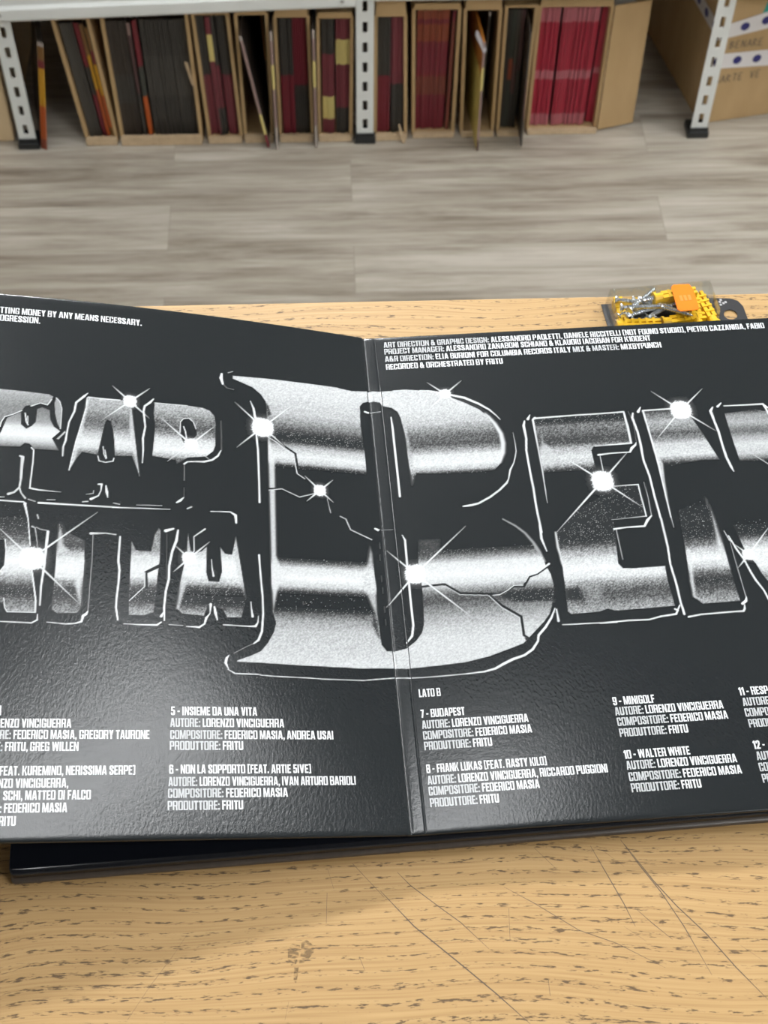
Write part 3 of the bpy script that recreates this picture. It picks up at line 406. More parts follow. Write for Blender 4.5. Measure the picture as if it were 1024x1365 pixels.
["L",[[-35.24,192.59,0.32],[-34.59,187.6,0.4],[-33.9,183.42,0.56]],0.8,0.22],
["L",[[-29.04,181.57,0.48],[-26.03,179.92,0.64],[-23.99,173.21,0.64],[-13.2,167.67,0.73]],0.9,0.22],
["S",[-67.88,237.45],5.3,5.78,[[-82.44,253.22],[-44.4,262.27],[-82.09,222.15],[-56.31,225.48]],1.0],
["S",[-38.77,197.78],2.91,3.29,[[-46.46,206.65],[-31.4,205.52],[-46.22,189.89],[-32.0,190.34]],1.0],
["S",[36.58,268.17],3.0,3.12,[[26.94,277.74],[46.9,277.67],[19.76,250.63],[51.22,251.86]],1.0],
["S",[7.94,145.36],4.88,5.44,[[-5.74,161.2],[37.56,174.16],[39.05,111.72],[-8.85,125.38]],1.0],
["F",[[84.41,246.43],[108.97,247.1],[136.29,247.59],[136.49,224.65],[115.13,223.65],[113.38,221.08],[113.69,205.25],[85.68,207.28],[84.07,207.39],[84.29,215.65]],[[206.85,0],[209.29,0.3],[212.97,0.75],[217.92,0.85],[223.73,0.62],[226.65,0.28],[230.43,0.25],[234.66,0.34],[239.76,0.4],[243.61,0.1],[246.19,0.12]],0.35,0.8,1.0],
["F",[[87.53,235.67],[87.86,228.83],[92.01,223.46],[92.96,216.69],[89.91,209.44],[87.05,212.13],[84.72,207.35],[84.45,218.97]],[[0,0.8],[400,0.8]],1.6,0.3,0.75],
["L",[[83.58,186.39,0.24],[83.79,194.39,0.49],[84.07,207.39,0.83],[84.02,227.41,0.84],[83.93,245.42,1.27],[85.47,246.87,1.28]],0.95,0.22],
["L",[[84.74,246.4,1.27],[108.97,247.1,1.02],[122.42,247.19,0.93],[136.29,247.59,1.11],[136.63,236.44,1.36],[136.49,224.65,1.26],[115.83,223.85,0.58]],0.97,0.22],
["L",[[79.18,244.89,0.85],[78.18,241.5,1.49],[78.4,232.06,1.35],[77.24,223.68,1.25],[77.22,209.54,1.24],[77.44,197.28,1.22],[77.22,184.47,1.21],[77.59,167.21,1.2],[77.36,172.19,1.21],[76.97,162.94,1.35],[78.6,154.8,0.6]],1.0,0.22],
["L",[[82.79,249.16,0.42],[81.21,246.05,1.7]],1.0,0.22],
["L",[[116.73,217.48,1.34],[124.1,218.2,0.84],[134.67,218.28,0.84]],1.0,0.22],
["L",[[134.67,218.28,1.04],[136.15,220.95,1.67],[138.52,223.06,1.25],[139.28,224.7,0.51]],1.0,0.22],
["L",[[139.48,224.69,0.29],[140.39,240.5,0.3],[138.98,247.58,0.3]],0.5,0.22],
["L",[[117.57,216.58,0.54],[117.42,204.16,0.53]],0.9,0.22],
["F",[[99.67,180.78],[113.91,189.31],[118.63,179.4],[117.27,171.63],[116.23,158.53],[114.96,144.21],[116.89,141.07],[124.51,140.52],[117.06,140.61],[139.22,140.86],[138.78,132.34],[139.51,115.87],[110.06,115.17],[108.03,115.39],[104.61,116.72],[100.1,115.26],[85.43,114.77],[83.88,116.46],[84.67,129.41],[85.29,143.39],[84.65,155.5],[85.32,166.18],[87.43,167.57]],[[114.11,0.65],[119.07,0.5],[123.35,0.3],[128.38,0.3],[132.0,0.5],[136.37,0.85],[142.25,0.95],[148.92,0.82],[154.16,0.5],[157.93,0.22],[161.72,0.13],[169.37,0.12],[180.23,0.14],[191.27,0.05]],0.35,0.85,1.0],
["F",[[84.84,130.49],[91.69,131.09],[93.3,125.86],[92.78,122.63],[84.02,123.28]],[[0,0.06],[400,0.06]],1.6,0.6,0.85],
["F",[[93.38,133.9],[104.84,136.01],[103.35,120.05],[94.67,119.25]],[[0,0.55],[400,0.55]],3,0.6,0.6],
["L",[[85.07,166.58,0.4],[84.88,157.0,1.03],[85.43,152.4,1.18],[85.74,146.35,1.18]],0.85,0.8],
["F",[[121.57,194.72],[134.95,195.21],[135.45,173.75],[117.21,173.51],[114.87,178.4],[112.41,186.53],[113.76,194.48]],[[0,0.08],[400,0.08]],0.35,0.9,1.0],
["L",[[121.64,195.12,0.62],[134.98,195.37,0.9],[135.07,188.9,0.82],[135.45,173.75,0.89]],0.95,0.22],
["L",[[135.45,173.75,0.81],[126.1,173.25,0.49],[116.45,172.78,0.32]],0.8,0.22],
["L",[[138.48,196.75,0.29],[138.77,186.22,0.45],[138.29,173.55,0.57]],0.75,0.22],
["L",[[138.36,173.93,0.81],[135.57,171.0,1.6],[133.27,167.26,1.2],[123.72,167.18,0.89],[116.63,166.53,1.2]],1.0,0.22],
["L",[[117.69,166.06,0.64],[117.81,146.56,0.4]],0.7,0.22],
["L",[[77.47,119.08,0.39],[77.16,116.24,0.39]],0.5,0.22],
["L",[[78.27,118.3,0.77],[78.21,111.17,1.38]],0.95,0.22],
["L",[[79.96,108.78,0.69],[107.99,108.26,0.77],[99.16,108.28,0.84],[113.79,108.83,0.92],[124.67,108.59,0.92],[131.03,110.04,1.01],[139.12,110.87,1.15],[142.0,116.04,0.78]],1.0,0.22],
["L",[[139.13,113.95,1.15],[140.45,112.92,1.15]],1.0,0.22],
["S",[115.92,199.2],5.34,6.21,[[90.44,223.99],[132.96,217.98],[134.65,179.74],[85.35,166.33]],1.0],
["F",[[147.37,247.68],[166.04,248.1],[173.16,243.2],[177.28,230.76],[183.23,209.58],[172.19,209.8],[152.43,206.41],[148.86,208.32]],[[205.99,0],[208.44,0.1],[211.31,0.5],[214.19,0.85],[222.5,0.78],[226.27,0.45],[230.07,0.3],[233.88,0.48],[238.57,0.65],[243.73,0.4],[246.32,0.25]],0.35,0.6,1.0],
["F",[[149.15,216.65],[151.61,208.95],[150.23,195.89],[148.84,175.14],[148.31,187.13]],[[0,0.85],[400,0.85]],0.8,0.3,0.9],
["L",[[147.37,247.68,1.2],[148.11,232.0,1.18],[148.86,208.32,1.16],[148.63,187.11,0.98],[148.54,172.01,0.81]],0.95,0.22],
["L",[[148.63,187.11,1.22],[148.52,176.75,0.81],[148.8,165.35,0.4]],0.7,0.22],
["L",[[147.37,247.68,1.11],[165.34,247.97,1.11]],0.97,0.22],
["L",[[141.36,246.18,0.94],[140.43,242.93,1.44],[141.52,232.48,1.26],[141.6,223.94,1.42],[141.06,212.21,1.24],[142.29,201.37,1.24],[142.41,188.36,1.22],[142.86,172.43,1.21],[143.03,171.63,1.21],[143.04,152.29,1.19],[142.21,141.76,1.1],[142.94,128.34,1.25],[142.89,117.42,1.16],[143.33,110.56,1.31]],1.0,0.22],
["L",[[146.52,250.38,0.51],[144.54,247.0,1.71]],1.0,0.22],
["F",[[153.44,176.31],[170.5,183.07],[171.21,176.34],[171.92,169.68],[172.76,154.01],[173.03,136.25],[173.76,116.48],[154.12,116.12],[149.93,120.67],[150.41,130.45],[151.4,142.85],[152.42,155.5]],[[117.42,0.58],[125.22,0.28],[130.68,0.18],[135.57,0.35],[139.27,0.75],[144.23,0.95],[149.85,0.75],[153.63,0.36],[158.7,0.16],[164.45,0.1],[170.91,0.15],[176.77,0.08],[183.34,0.02]],0.35,0.85,1.0],
["F",[[170.98,179.02],[171.92,169.68],[172.76,154.01],[173.03,136.25],[169.73,140.25],[169.36,152.98],[170.14,163.92]],[[0,0.85],[400,0.85]],1.6,0.4,0.85],
["F",[[153.33,152.23],[155.02,147.65],[152.71,130.28],[151.71,121.76],[154.88,117.27],[149.93,120.67],[150.15,130.47]],[[0,0.88],[400,0.88]],1.2,0.4,0.85],
["F",[[169.71,184.47],[170.89,182.37],[170.42,176.4],[169.39,179.14]],[[0,0.5],[400,0.5]],0.8,0.6,0.7],
["L",[[175.12,161.08,0.4],[176.7,155.01,0.8],[177.46,153.67,0.48]],0.85,0.22],
["L",[[176.8,153.08,0.32],[177.01,135.33,0.43],[177.36,118.65,0.5]],0.75,0.22],
["L",[[177.51,118.64,0.58],[176.81,116.26,1.55],[174.62,114.6,1.55]],1.0,0.22],
["L",[[175.5,113.93,0.62],[175.05,111.55,1.16],[174.11,110.12,1.16],[170.26,110.11,0.92],[162.03,109.99,0.93],[151.73,109.68,0.93],[145.14,108.67,1.08]],1.0,0.22],
["F",[[179.32,169.14],[204.68,167.29],[194.06,123.54],[191.05,127.46],[188.93,132.58],[187.29,138.96],[185.8,141.59],[183.47,147.47],[181.65,160.47]],[[124.29,0.4],[131.58,0.6],[137.73,0.92],[147.68,0.92],[152.72,0.65],[156.52,0.25],[160.34,0.1],[168.06,0.03]],0.35,0.8,1.0],
["L",[[176.81,157.91,0.6],[179.07,149.07,1.19],[181.66,141.9,1.03],[183.42,133.61,1.18],[184.84,128.53,1.26],[187.5,122.18,1.02],[189.42,112.91,1.16]],1.0,0.22],
["F",[[193.36,242.3],[211.94,244.13],[215.13,243.16],[216.67,234.42],[217.72,225.67],[212.85,205.5],[194.36,208.09],[193.66,225.96]],[[206.74,0.0],[208.81,0.35],[212.6,0.75],[219.55,0.82],[224.82,0.6],[228.0,0.36],[230.83,0.42],[235.11,0.65],[240.86,0.52],[243.75,0.2]],0.35,0.4,1.0],
["L",[[187.68,247.49,0.86],[185.83,244.67,1.71],[186.45,236.58,1.37],[187.12,229.31,1.43],[187.16,219.3,1.34],[187.5,210.82,1.42],[188.69,203.77,1.41],[189.36,200.61,0.62]],1.0,0.22],
["L",[[193.11,250.2,0.65],[190.56,247.65,1.5]],1.0,0.22],
["L",[[194.31,247.9,0.78],[207.09,247.72,1.03],[216.79,247.77,1.21],[217.75,244.59,1.28],[218.42,237.94,1.03]],1.0,0.22],
["L",[[195.07,219.8,0.42],[211.1,202.84,0.66]],0.85,0.22],
["S",[169.11,246.56],5.34,6.12,[[154.78,261.78],[184.65,261.71],[185.69,229.99],[150.79,225.83]],1.0],
["S",[184.86,144.83],2.98,3.1,[[200.27,162.37],[179.02,151.63],[177.5,137.04],[193.93,135.96]],1.0],
["F",[[203,168.5],[217,168],[217,115],[199.5,115],[194,123.5],[191.2,127.4],[192,140]],[[124.29,0.4],[131.58,0.6],[137.73,0.92],[147.68,0.92],[152.72,0.65],[156.52,0.25],[160.34,0.1],[168.06,0.03]],0.35,0.8,1.0],
["F",[[213,242.6],[217.6,242.6],[217.6,205.2],[211,205.6]],[[206.74,0.0],[208.81,0.35],[212.6,0.75],[219.55,0.82],[224.82,0.6],[228.0,0.36],[230.83,0.42],[235.11,0.65],[240.86,0.52],[243.75,0.2]],0.35,0.4,1.0],
["L",[[216.8,247.7,1.0],[220.6,243,1.0],[220.8,180,0.7],[220.8,114,1.0],[219,110.6,1.2],[198,110.4,1.0]],1.0,0.22],
["L",[[189.4,112.9,1.1],[191.2,110.2,0.6]],1.0,0.22]]
def _ring(x0, y0, x1, y1, sx, sy, c=.065):
    o = [(x0+c, y0), (x1-c, y0), (x1, y0+c), (x1, y1-c), (x1-c, y1), (x0+c, y1), (x0, y1-c), (x0, y0+c)]
    a, b, e, f = x0+sx, y0+sy, x1-sx, y1-sy; k = min(.03, (e-a)/2)
    i = [(a+k, b), (e-k, b), (e, b+k), (e, f-k), (e-k, f), (a+k, f), (a, f-k), (a, b+k)]
    return [[o[n], o[(n+1) % 8], i[(n+1) % 8], i[n]] for n in range(8)]
def _r(x0, y0, x1, y1): return [(x0, y0), (x1, y0), (x1, y1), (x0, y1)]
S, T = .17, .125
def _glyphs():
    G = {}
    bl = lambda w: _r(0, 0, S, 1)
    G['A'] = (.56, [[(0, 0), (.175, 0), (.32, 1), (.15, 1)], [(.56, 0), (.385, 0), (.24, 1), (.41, 1)], _r(.13, .18, .43, .31)])
    bowlB = _ring(0, 0, .53, .56, S, .125, .06); bowlT = _ring(0, .44, .51, 1, S, .12, .06)
    G['B'] = (.52, bowlB+bowlT+[_r(0, 0, .12, 1)])
    G['C'] = (.5, [p for n, p in enumerate(_ring(0, 0, .5, 1, S, T)) if n != 2]+[_r(.3, .12, .5, .38), _r(.3, .62, .5, .88)])
    G['D'] = (.52, _ring(0, 0, .52, 1, S, T)+[_r(0, 0, .12, 1)])
    G['E'] = (.42, [bl(0), _r(0, 0, .42, .17), _r(0, .83, .42, 1), _r(0, .43, .38, .58)])
    G['F'] = (.4, [bl(0), _r(0, .83, .4, 1), _r(0, .42, .37, .58)])
    G['G'] = (.52, [p for n, p in enumerate(_ring(0, 0, .52, 1, S, T)) if n != 2]+[_r(.32, .06, .52, .5), _r(.26, .38, .5, .52), _r(.32, .64, .52, .88)])
    G['H'] = (.53, [bl(0), _r(.33, 0, .53, 1), _r(.1, .42, .4, .58)])
    G['I'] = (.2, [bl(0)])
    G['J'] = (.34, [_r(.14, .08, .34, 1), [(0, 0), (.26, 0), (.34, .1), (.34, .16), (0, .16)]])
    G['K'] = (.54, [bl(0), [(.18, .38), (.36, 1), (.54, 1), (.34, .5)], [(.22, .62), (.36, .58), (.56, 0), (.36, 0)]])
    G['L'] = (.38, [bl(0), _r(0, 0, .38, .17)])
    G['M'] = (.70, [_r(0, 0, .16, 1), _r(.54, 0, .70, 1), [(.06, 1), (.22, 1), (.41, 0), (.29, 0)], [(.64, 1), (.48, 1), (.29, 0), (.41, 0)]])
    G['N'] = (.54, [_r(0, 0, .165, 1), _r(.375, 0, .54, 1), [(.06, 1), (.185, 1), (.48, 0), (.355, 0)]])
    G['O'] = (.52, _ring(0, 0, .52, 1, S, T))
    G['P'] = (.5, _ring(0, .38, .5, 1, S, .13)+[bl(0)])
    G['R'] = (.53, _ring(0, .42, .52, 1, S, .12, .06)+[bl(0), [(.31, .48), (.49, .42), (.53, 0), (.33, 0)]])
    G['S'] = (.5, [_r(.08, .85, .42, 1), _r(.3, .66, .5, .92), _r(0, .58, .2, .92), [(0, .62), (.18, .72), (.5, .42), (.32, .3)], _r(.3, .08, .5, .44), _r(0, .08, .2, .34), _r(.08, 0, .42, .15)])
    G['T'] = (.44, [_r(.12, 0, .32, 1), _r(0, .83, .44, 1)])
    G['U'] = (.52, _ring(0, 0, .52, 1.2, S, T)[:3]+_ring(0, 0, .52, 1.2, S, T)[7:]+[_r(0, .1, S, 1), _r(.32, .1, .52, 1)])
    G['U'] = (.52, [_r(0, .1, S, 1), _r(.32, .1, .52, 1), [(0, .1), (.1, 0), (.42, 0), (.52, .1), (.52, .17), (0, .17)]])
    G['V'] = (.56, [[(.17, 0), (.37, 0), (.19, 1), (0, 1)], [(.19, 0), (.39, 0), (.56, 1), (.37, 1)]])
    G['W'] = (.8, [[(.1, 0), (.27, 0), (.18, 1), (0, 1)], [(.14, 0), (.29, 0), (.47, 1), (.32, 1)], [(.66, 0), (.51, 0), (.33, 1), (.48, 1)], [(.7, 0), (.53, 0), (.62, 1), (.8, 1)]])
    G['X'] = (.54, [[(0, 0), (.2, 0), (.54, 1), (.34, 1)], [(.54, 0), (.34, 0), (0, 1), (.2, 1)]])
    G['Y'] = (.52, [_r(.16, 0, .36, .5), [(.16, .4), (.34, .5), (.19, 1), (0, 1)], [(.36, .4), (.18, .5), (.33, 1), (.52, 1)]])
    G['Z'] = (.44, [_r(0, .84, .44, 1), _r(0, 0, .44, .16), [(0, .1), (.22, .1), (.44, .9), (.22, .9)]])
    G['0'] = G['O']
    G['1'] = (.3, [_r(.1, 0, .3, 1), [(0, .7), (.12, .7), (.2, 1), (.14, 1), (0, .84)]])
    G['2'] = (.48, [_r(.08, .85, .4, 1), _r(0, .64, .19, .92), _r(.29, .58, .48, .92), [(0, .1), (.22, .1), (.48, .6), (.28, .6)], _r(0, 0, .48, .16)])
    G['5'] = (.48, [_r(.03, .84, .45, 1), _r(.03, .46, .2, 1), _r(.1, .5, .4, .64), _r(.29, .08, .48, .58), _r(.07, 0, .41, .15), _r(0, .07, .19, .3)])
    G['6'] = (.5, _ring(0, 0, .5, .62, S, .14)+[_r(0, .1, S, .9), _r(.08, .86, .42, 1), _r(.3, .7, .5, .92)])
    G['7'] = (.42, [_r(0, .83, .42, 1), [(.06, 0), (.26, 0), (.42, .86), (.22, .86)]])
    G['8'] = (.5, _ring(0, 0, .5, .56, S, .14)+_ring(.01, .44, .49, 1, S-.01, .14))
    G['9'] = (.5, _ring(0, .38, .5, 1, S, .14)+[_r(.3, .1, .5, .9), _r(.08, 0, .42, .14), _r(0, .08, .2, .3)])
    G['&'] = (.58, _ring(.06, .5, .42, 1, .14, .13, .07)+_ring(0, 0, .46, .58, .18, .14, .08)+[[(.2, .52), (.34, .6), (.58, 0), (.38, 0)], [(.36, .1), (.46, .1), (.58, .5), (.44, .5)]])
    G[','] = (.17, [_r(0, 0, .17, .19), [(.05, 0), (.17, 0), (.08, -.15), (0, -.15)]])
    G['.'] = (.17, [_r(0, 0, .17, .19)])
    G[':'] = (.17, [_r(0, 0, .17, .19), _r(0, .5, .17, .69)])
    G['-'] = (.3, [_r(0, .36, .28, .52)])
    G['('] = (.28, [_r(0, 0, .15, 1), _r(0, -.04, .28, .1), _r(0, .9, .28, 1.04)])
    G[')'] = (.28, [_r(.13, 0, .28, 1), _r(0, -.04, .28, .1), _r(0, .9, .28, 1.04)])
    G[' '] = (.16, [])
    return G
GLYPH = _glyphs(); GAP = .06
def text_width(s): return sum(GLYPH[c][0]+GAP for c in s)-GAP

def inside(poly, X, Y):
    m = np.zeros(X.shape, bool); n = len(poly)
    for i in range(n):
        x0, y0 = poly[i]; x1, y1 = poly[(i+1) % n]
        if y0 == y1: continue
        c = ((y0 > Y) != (y1 > Y)) & (X < (x1-x0)*(Y-y0)/(y1-y0)+x0)
        m ^= c
    return m
def seg_dist(X, Y, a, b):
    dx, dy = b[0]-a[0], b[1]-a[1]; L = dx*dx+dy*dy+1e-9
    t = np.clip(((X-a[0])*dx+(Y-a[1])*dy)/L, 0, 1)
    return np.hypot(X-a[0]-t*dx, Y-a[1]-t*dy), t
def smooth(e0, e1, x):
    t = np.clip((x-e0)/(e1-e0), 0, 1); return t*t*(3-2*t)
def print_ink(ops, x0, x1, y0, y1, res, seed=4):
    """ink coverage 0..1 of the printed chrome lettering on a grid of the sheet (millimetres)"""
    nx, ny = int((x1-x0)/res)+1, int((y1-y0)/res)+1
    gx = x0+np.arange(nx)*res; gy = y0+np.arange(ny)*res
    ink = np.zeros((ny, nx), np.float32); rng = np.random.default_rng(seed)
    n1 = rng.random((ny, nx)).astype(np.float32)
    n2 = (n1+np.roll(n1, 1, 0)+np.roll(n1, 1, 1)+np.roll(np.roll(n1, 1, 0), 1, 1))/4
    noise = (n1-.5)*.45+(n2-.5)*1.1
    def win(xa, xb, ya, yb):
        i0 = max(int((xa-x0)/res)-1, 0); i1 = min(int((xb-x0)/res)+2, nx)
        j0 = max(int((ya-y0)/res)-1, 0); j1 = min(int((yb-y0)/res)+2, ny)
        return (None if i1 <= i0 or j1 <= j0 else (slice(j0, j1), slice(i0, i1)))
    for op in ops:
        if op[0] == 'F':
            poly, st, soft, g, al = op[1:]
            p = np.array(poly); w = win(p[:, 0].min()-soft, p[:, 0].max()+soft, p[:, 1].min()-soft, p[:, 1].max()+soft)
            if not w: continue
            X, Y = np.meshgrid(gx[w[1]], gy[w[0]])
            d = np.full(X.shape, 1e9)
            for i in range(len(poly)): d = np.minimum(d, seg_dist(X, Y, poly[i], poly[(i+1) % len(poly)])[0])
            d = np.where(inside(poly, X, Y), d, -d)
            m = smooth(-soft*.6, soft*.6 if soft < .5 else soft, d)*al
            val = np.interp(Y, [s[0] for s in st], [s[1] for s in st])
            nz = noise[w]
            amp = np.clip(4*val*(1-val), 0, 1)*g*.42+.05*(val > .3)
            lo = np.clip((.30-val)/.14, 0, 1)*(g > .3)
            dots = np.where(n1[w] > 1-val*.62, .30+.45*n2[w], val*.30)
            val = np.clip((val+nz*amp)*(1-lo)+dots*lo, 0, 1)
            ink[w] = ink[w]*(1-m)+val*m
        elif op[0] == 'L':
            pts, v, soft = op[1:]
            p = np.array(pts); mw = p[:, 2].max()
            w = win(p[:, 0].min()-mw, p[:, 0].max()+mw, p[:, 1].min()-mw, p[:, 1].max()+mw)
            if not w: continue
            X, Y = np.meshgrid(gx[w[1]], gy[w[0]]); m = np.zeros(X.shape)
            for a, b in zip(pts[:-1], pts[1:]):
                d, t = seg_dist(X, Y, a, b); hw = (a[2]+(b[2]-a[2])*t)/2
                m = np.maximum(m, smooth(hw+soft, np.maximum(hw-soft, hw*.3), d)*np.minimum(1, .35+hw/.35))
            if v == 0: ink[w] = ink[w]*(1-m)
            else: ink[w] = np.maximum(ink[w], m*v) if v > .6 else ink[w]+(v-ink[w])*m*(ink[w] < v)+(0 if v > .3 else (v-ink[w])*m*.8*(ink[w] >= v))
        else:
            c, rx, ry, rays, v = op[1:]
            R = max(rx, ry)*2.2; w = win(c[0]-R, c[0]+R, c[1]-R, c[1]+R)
            X, Y = np.meshgrid(gx[w[1]], gy[w[0]])
            q = (np.abs((X-c[0])/(rx*1.08))**2.6+np.abs((Y-c[1])/(ry*1.08))**2.6)**(1/2.6)
            q = q+noise[w]*.18
            m = np.clip(smooth(1.12, .85, q)+.55*np.exp(-((q-.8)/.42)**2)*(q > .8), 0, 1)
            ink[w] = np.maximum(ink[w], m)
            for r in rays:
                w = win(min(c[0], r[0])-1, max(c[0], r[0])+1, min(c[1], r[1])-1, max(c[1], r[1])+1)
                if not w: continue
                X, Y = np.meshgrid(gx[w[1]], gy[w[0]]); d, t = seg_dist(X, Y, c, r)
                hw = .62*(1-t)**.8+.16
                ink[w] = np.maximum(ink[w], smooth(hw+.22, hw*.4, d)*(1-.5*t**3))
    return gx, gy, ink

RES = .4
gx, gy, ink = print_ink(ART, -212, 222, 78, 278, RES)
def art_sheet(name, parent, xa, xb, zf, whole=False):
    i0, i1 = np.searchsorted(gx, xa), np.searchsorted(gx, xb)
    sub = ink[:, i0:i1]; ny, nx = sub.shape
    keep = np.maximum.reduce([sub[:-1, :-1], sub[1:, :-1], sub[:-1, 1:], sub[1:, 1:]]) > (-1 if whole else .02)
    jj, ii = np.nonzero(keep); q = np.stack([jj*nx+ii, jj*nx+ii+1, (jj+1)*nx+ii+1, (jj+1)*nx+ii], 1)
    used, inv = np.unique(q, return_inverse=True); q = inv.reshape(-1, 4)
    X = gx[i0:i1][used % nx]; Y = gy[used//nx]; Z = np.array([zf(x, y) for x, y in zip(X, Y)])+.09
    me = bpy.data.meshes.new(name); me.from_pydata(np.stack([X, Y, Z], 1)*mmm, [], q.tolist())
    at = me.attributes.new('ink', 'FLOAT', 'POINT'); at.data.foreach_set('value', np.clip(sub.ravel()[used], 0, 1).astype(np.float32))
    me.polygons.foreach_set('use_smooth', [True]*len(me.polygons)); me.materials.append(M['ink']); me.update()
    o = bpy.data.objects.new(name, me); COL.objects.link(o); o.parent = parent; return o
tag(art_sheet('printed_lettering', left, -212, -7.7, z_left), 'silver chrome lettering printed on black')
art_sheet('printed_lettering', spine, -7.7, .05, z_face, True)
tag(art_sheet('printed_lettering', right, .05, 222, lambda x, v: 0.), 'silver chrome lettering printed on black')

TEXT = [
["credits_top",4.42,306.38,231.97,[["ART DIRECTION & GRAPHIC DESIGN: ",0],["ALESSANDRO PAOLETTI, DANIELE RICCITELLI (NOT FOUND STUDIO), PIETRO CAZZANIGA, FABIO",1]]],
["credits_top",4.41,301.1,162.24,[["PROJECT MANAGER: ",0],["ALESSANDRO ZANABONI SCHIANO & KLAUDIU IACOBAN FOR K100ENT",1]]],
["credits_top",4.33,295.19,167.6,[["A&R DIRECTION: ",0],["ELIA BURIONI FOR COLUMBIA RECORDS ITALY ",1],["MIX & MASTER: ",0],["MIXBYPUNCH",1]]],
["credits_top",4.45,289.06,72.74,[["RECORDED & ORCHESTRATED BY FRITU",1]]],
["b1",3.05,72.17,13.76,[["LATO B",1]]],
["b1",2.89,60.7,24.45,[["7 - BUDAPEST",1]]],
["b1",2.89,54.62,54.96,[["AUTORE: ",0],["LORENZO VINCIGUERRA",1]]],
["b1",2.92,48.81,55.87,[["COMPOSITORE: ",0],["FEDERICO MASIA",1]]],
["b1",2.91,43.06,35.74,[["PRODUTTORE: ",0],["FRITU",1]]],
["b2",2.72,30.96,60.48,[["8 - FRANK LUKAS (FEAT. RASTY KILO)",1]]],
["b2",2.72,24.97,89.12,[["AUTORE: ",0],["LORENZO VINCIGUERRA, RICCARDO PUGGIONI",1]]],
["b2",2.71,19.3,55.4,[["COMPOSITORE: ",0],["FEDERICO MASIA",1]]],
["b2",2.76,13.32,35.34,[["PRODUTTORE: ",0],["FRITU",1]]],
["b3",97.78,60.58,118.54,[["9 - MINIGOLF",1]]],
["b3",97.84,54.91,151.63,[["AUTORE: ",0],["LORENZO VINCIGUERRA",1]]],
["b3",97.95,49.13,152.69,[["COMPOSITORE: ",0],["FEDERICO MASIA",1]]],
["b3",98.01,43.13,131.68,[["PRODUTTORE: ",0],["FRITU",1]]],
["b4",98.11,31.34,130.1,[["10 - WALTER WHITE",1]]],
["b4",98.23,25.6,151.75,[["AUTORE: ",0],["LORENZO VINCIGUERRA",1]]],
["b4",98.35,19.57,152.77,[["COMPOSITORE: ",0],["FEDERICO MASIA",1]]],
["b4",98.45,13.76,131.99,[["PRODUTTORE: ",0],["FRITU",1]]],
["a3",-116.63,61.61,-76.19,[["5 - INSIEME DA UNA VITA",1]]],
["a3",-116.98,55.52,-63.61,[["AUTORE: ",0],["LORENZO VINCIGUERRA",1]]],
["a3",-116.98,49.33,-40.37,[["COMPOSITORE: ",0],["FEDERICO MASIA, ANDREA USAI",1]]],
["a3",-117.18,43.7,-83.21,[["PRODUTTORE: ",0],["FRITU",1]]],
["a4",-117.45,31.78,-51.98,[["6 - NON LA SOPPORTO (FEAT. ARTIE 5IVE)",1]]],
["a4",-117.79,25.62,-31.24,[["AUTORE: ",0],["LORENZO VINCIGUERRA, IVAN ARTURO BARIOLI",1]]],
["a4",-117.98,19.88,-63.34,[["COMPOSITORE: ",0],["FEDERICO MASIA",1]]],
["a4",-118.11,13.87,-83.99,[["PRODUTTORE: ",0],["FRITU",1]]],
["slogan",-212.46,300.86,-132.55,[["GETTING MONEY BY ANY MEANS NECESSARY.",1]]],
["slogan",-212.68,295.45,-186.68,[["PROGRESSION.",1]]],
["a1",-195.21,61.44,-194.1,[[")",1]]],
["a1",-215.4,54.99,-162.21,[["AUTORE: ",0],["LORENZO VINCIGUERRA",1]]],
["a1",-213.5,49.3,-126.51,[["COMPOSITORE: ",0],["FEDERICO MASIA, GREGORY TAURONE",1]]],
["a1",-215.05,43.33,-158.58,[["PRODUTTORE: ",0],["FRITU, GREG WILLEN",1]]],
["a2",-194.44,31.48,-132.8,[["(FEAT. KUREMINO, NERISSIMA SERPE)",1]]],
["a2",-216.63,25.44,-162.53,[["AUTORE: ",0],["LORENZO VINCIGUERRA,",1]]],
["a2",-190.87,19.63,-152.41,[["SCHI, MATTEO DI FALCO",1]]],
["a2",-215.68,13.65,-162.65,[["COMPOSITORE: ",0],["FEDERICO MASIA",1]]],
["a2",-217.59,7.56,-184.74,[["PRODUTTORE: ",0],["FRITU",1]]],
["b5",161.05,61.39,175.69,[["11 - RESP",1]]],
["b5",161.53,55.45,180.63,[["AUTORE: ",0],["LO",1]]],
["b5",161.4,49.53,187.08,[["COMPOSITORE: ",0]]],
["b5",161.83,43.5,185.62,[["PRODUTTORE: ",0]]],
["b6",161.33,31.81,167.91,[["12 - ",1]]],
["b6",161.52,25.89,175.64,[["AUTORE:",0]]],
["b6",161.47,19.93,187.15,[["COMPOSITORE: ",0]]],
["b6",161.58,13.98,185.37,[["PRODUTTORE: ",0]]]]
blocks = {}
for blk, xs_, v0, xe, segs in TEXT:
    blocks.setdefault(blk, []).append((xs_, v0, xe, segs))
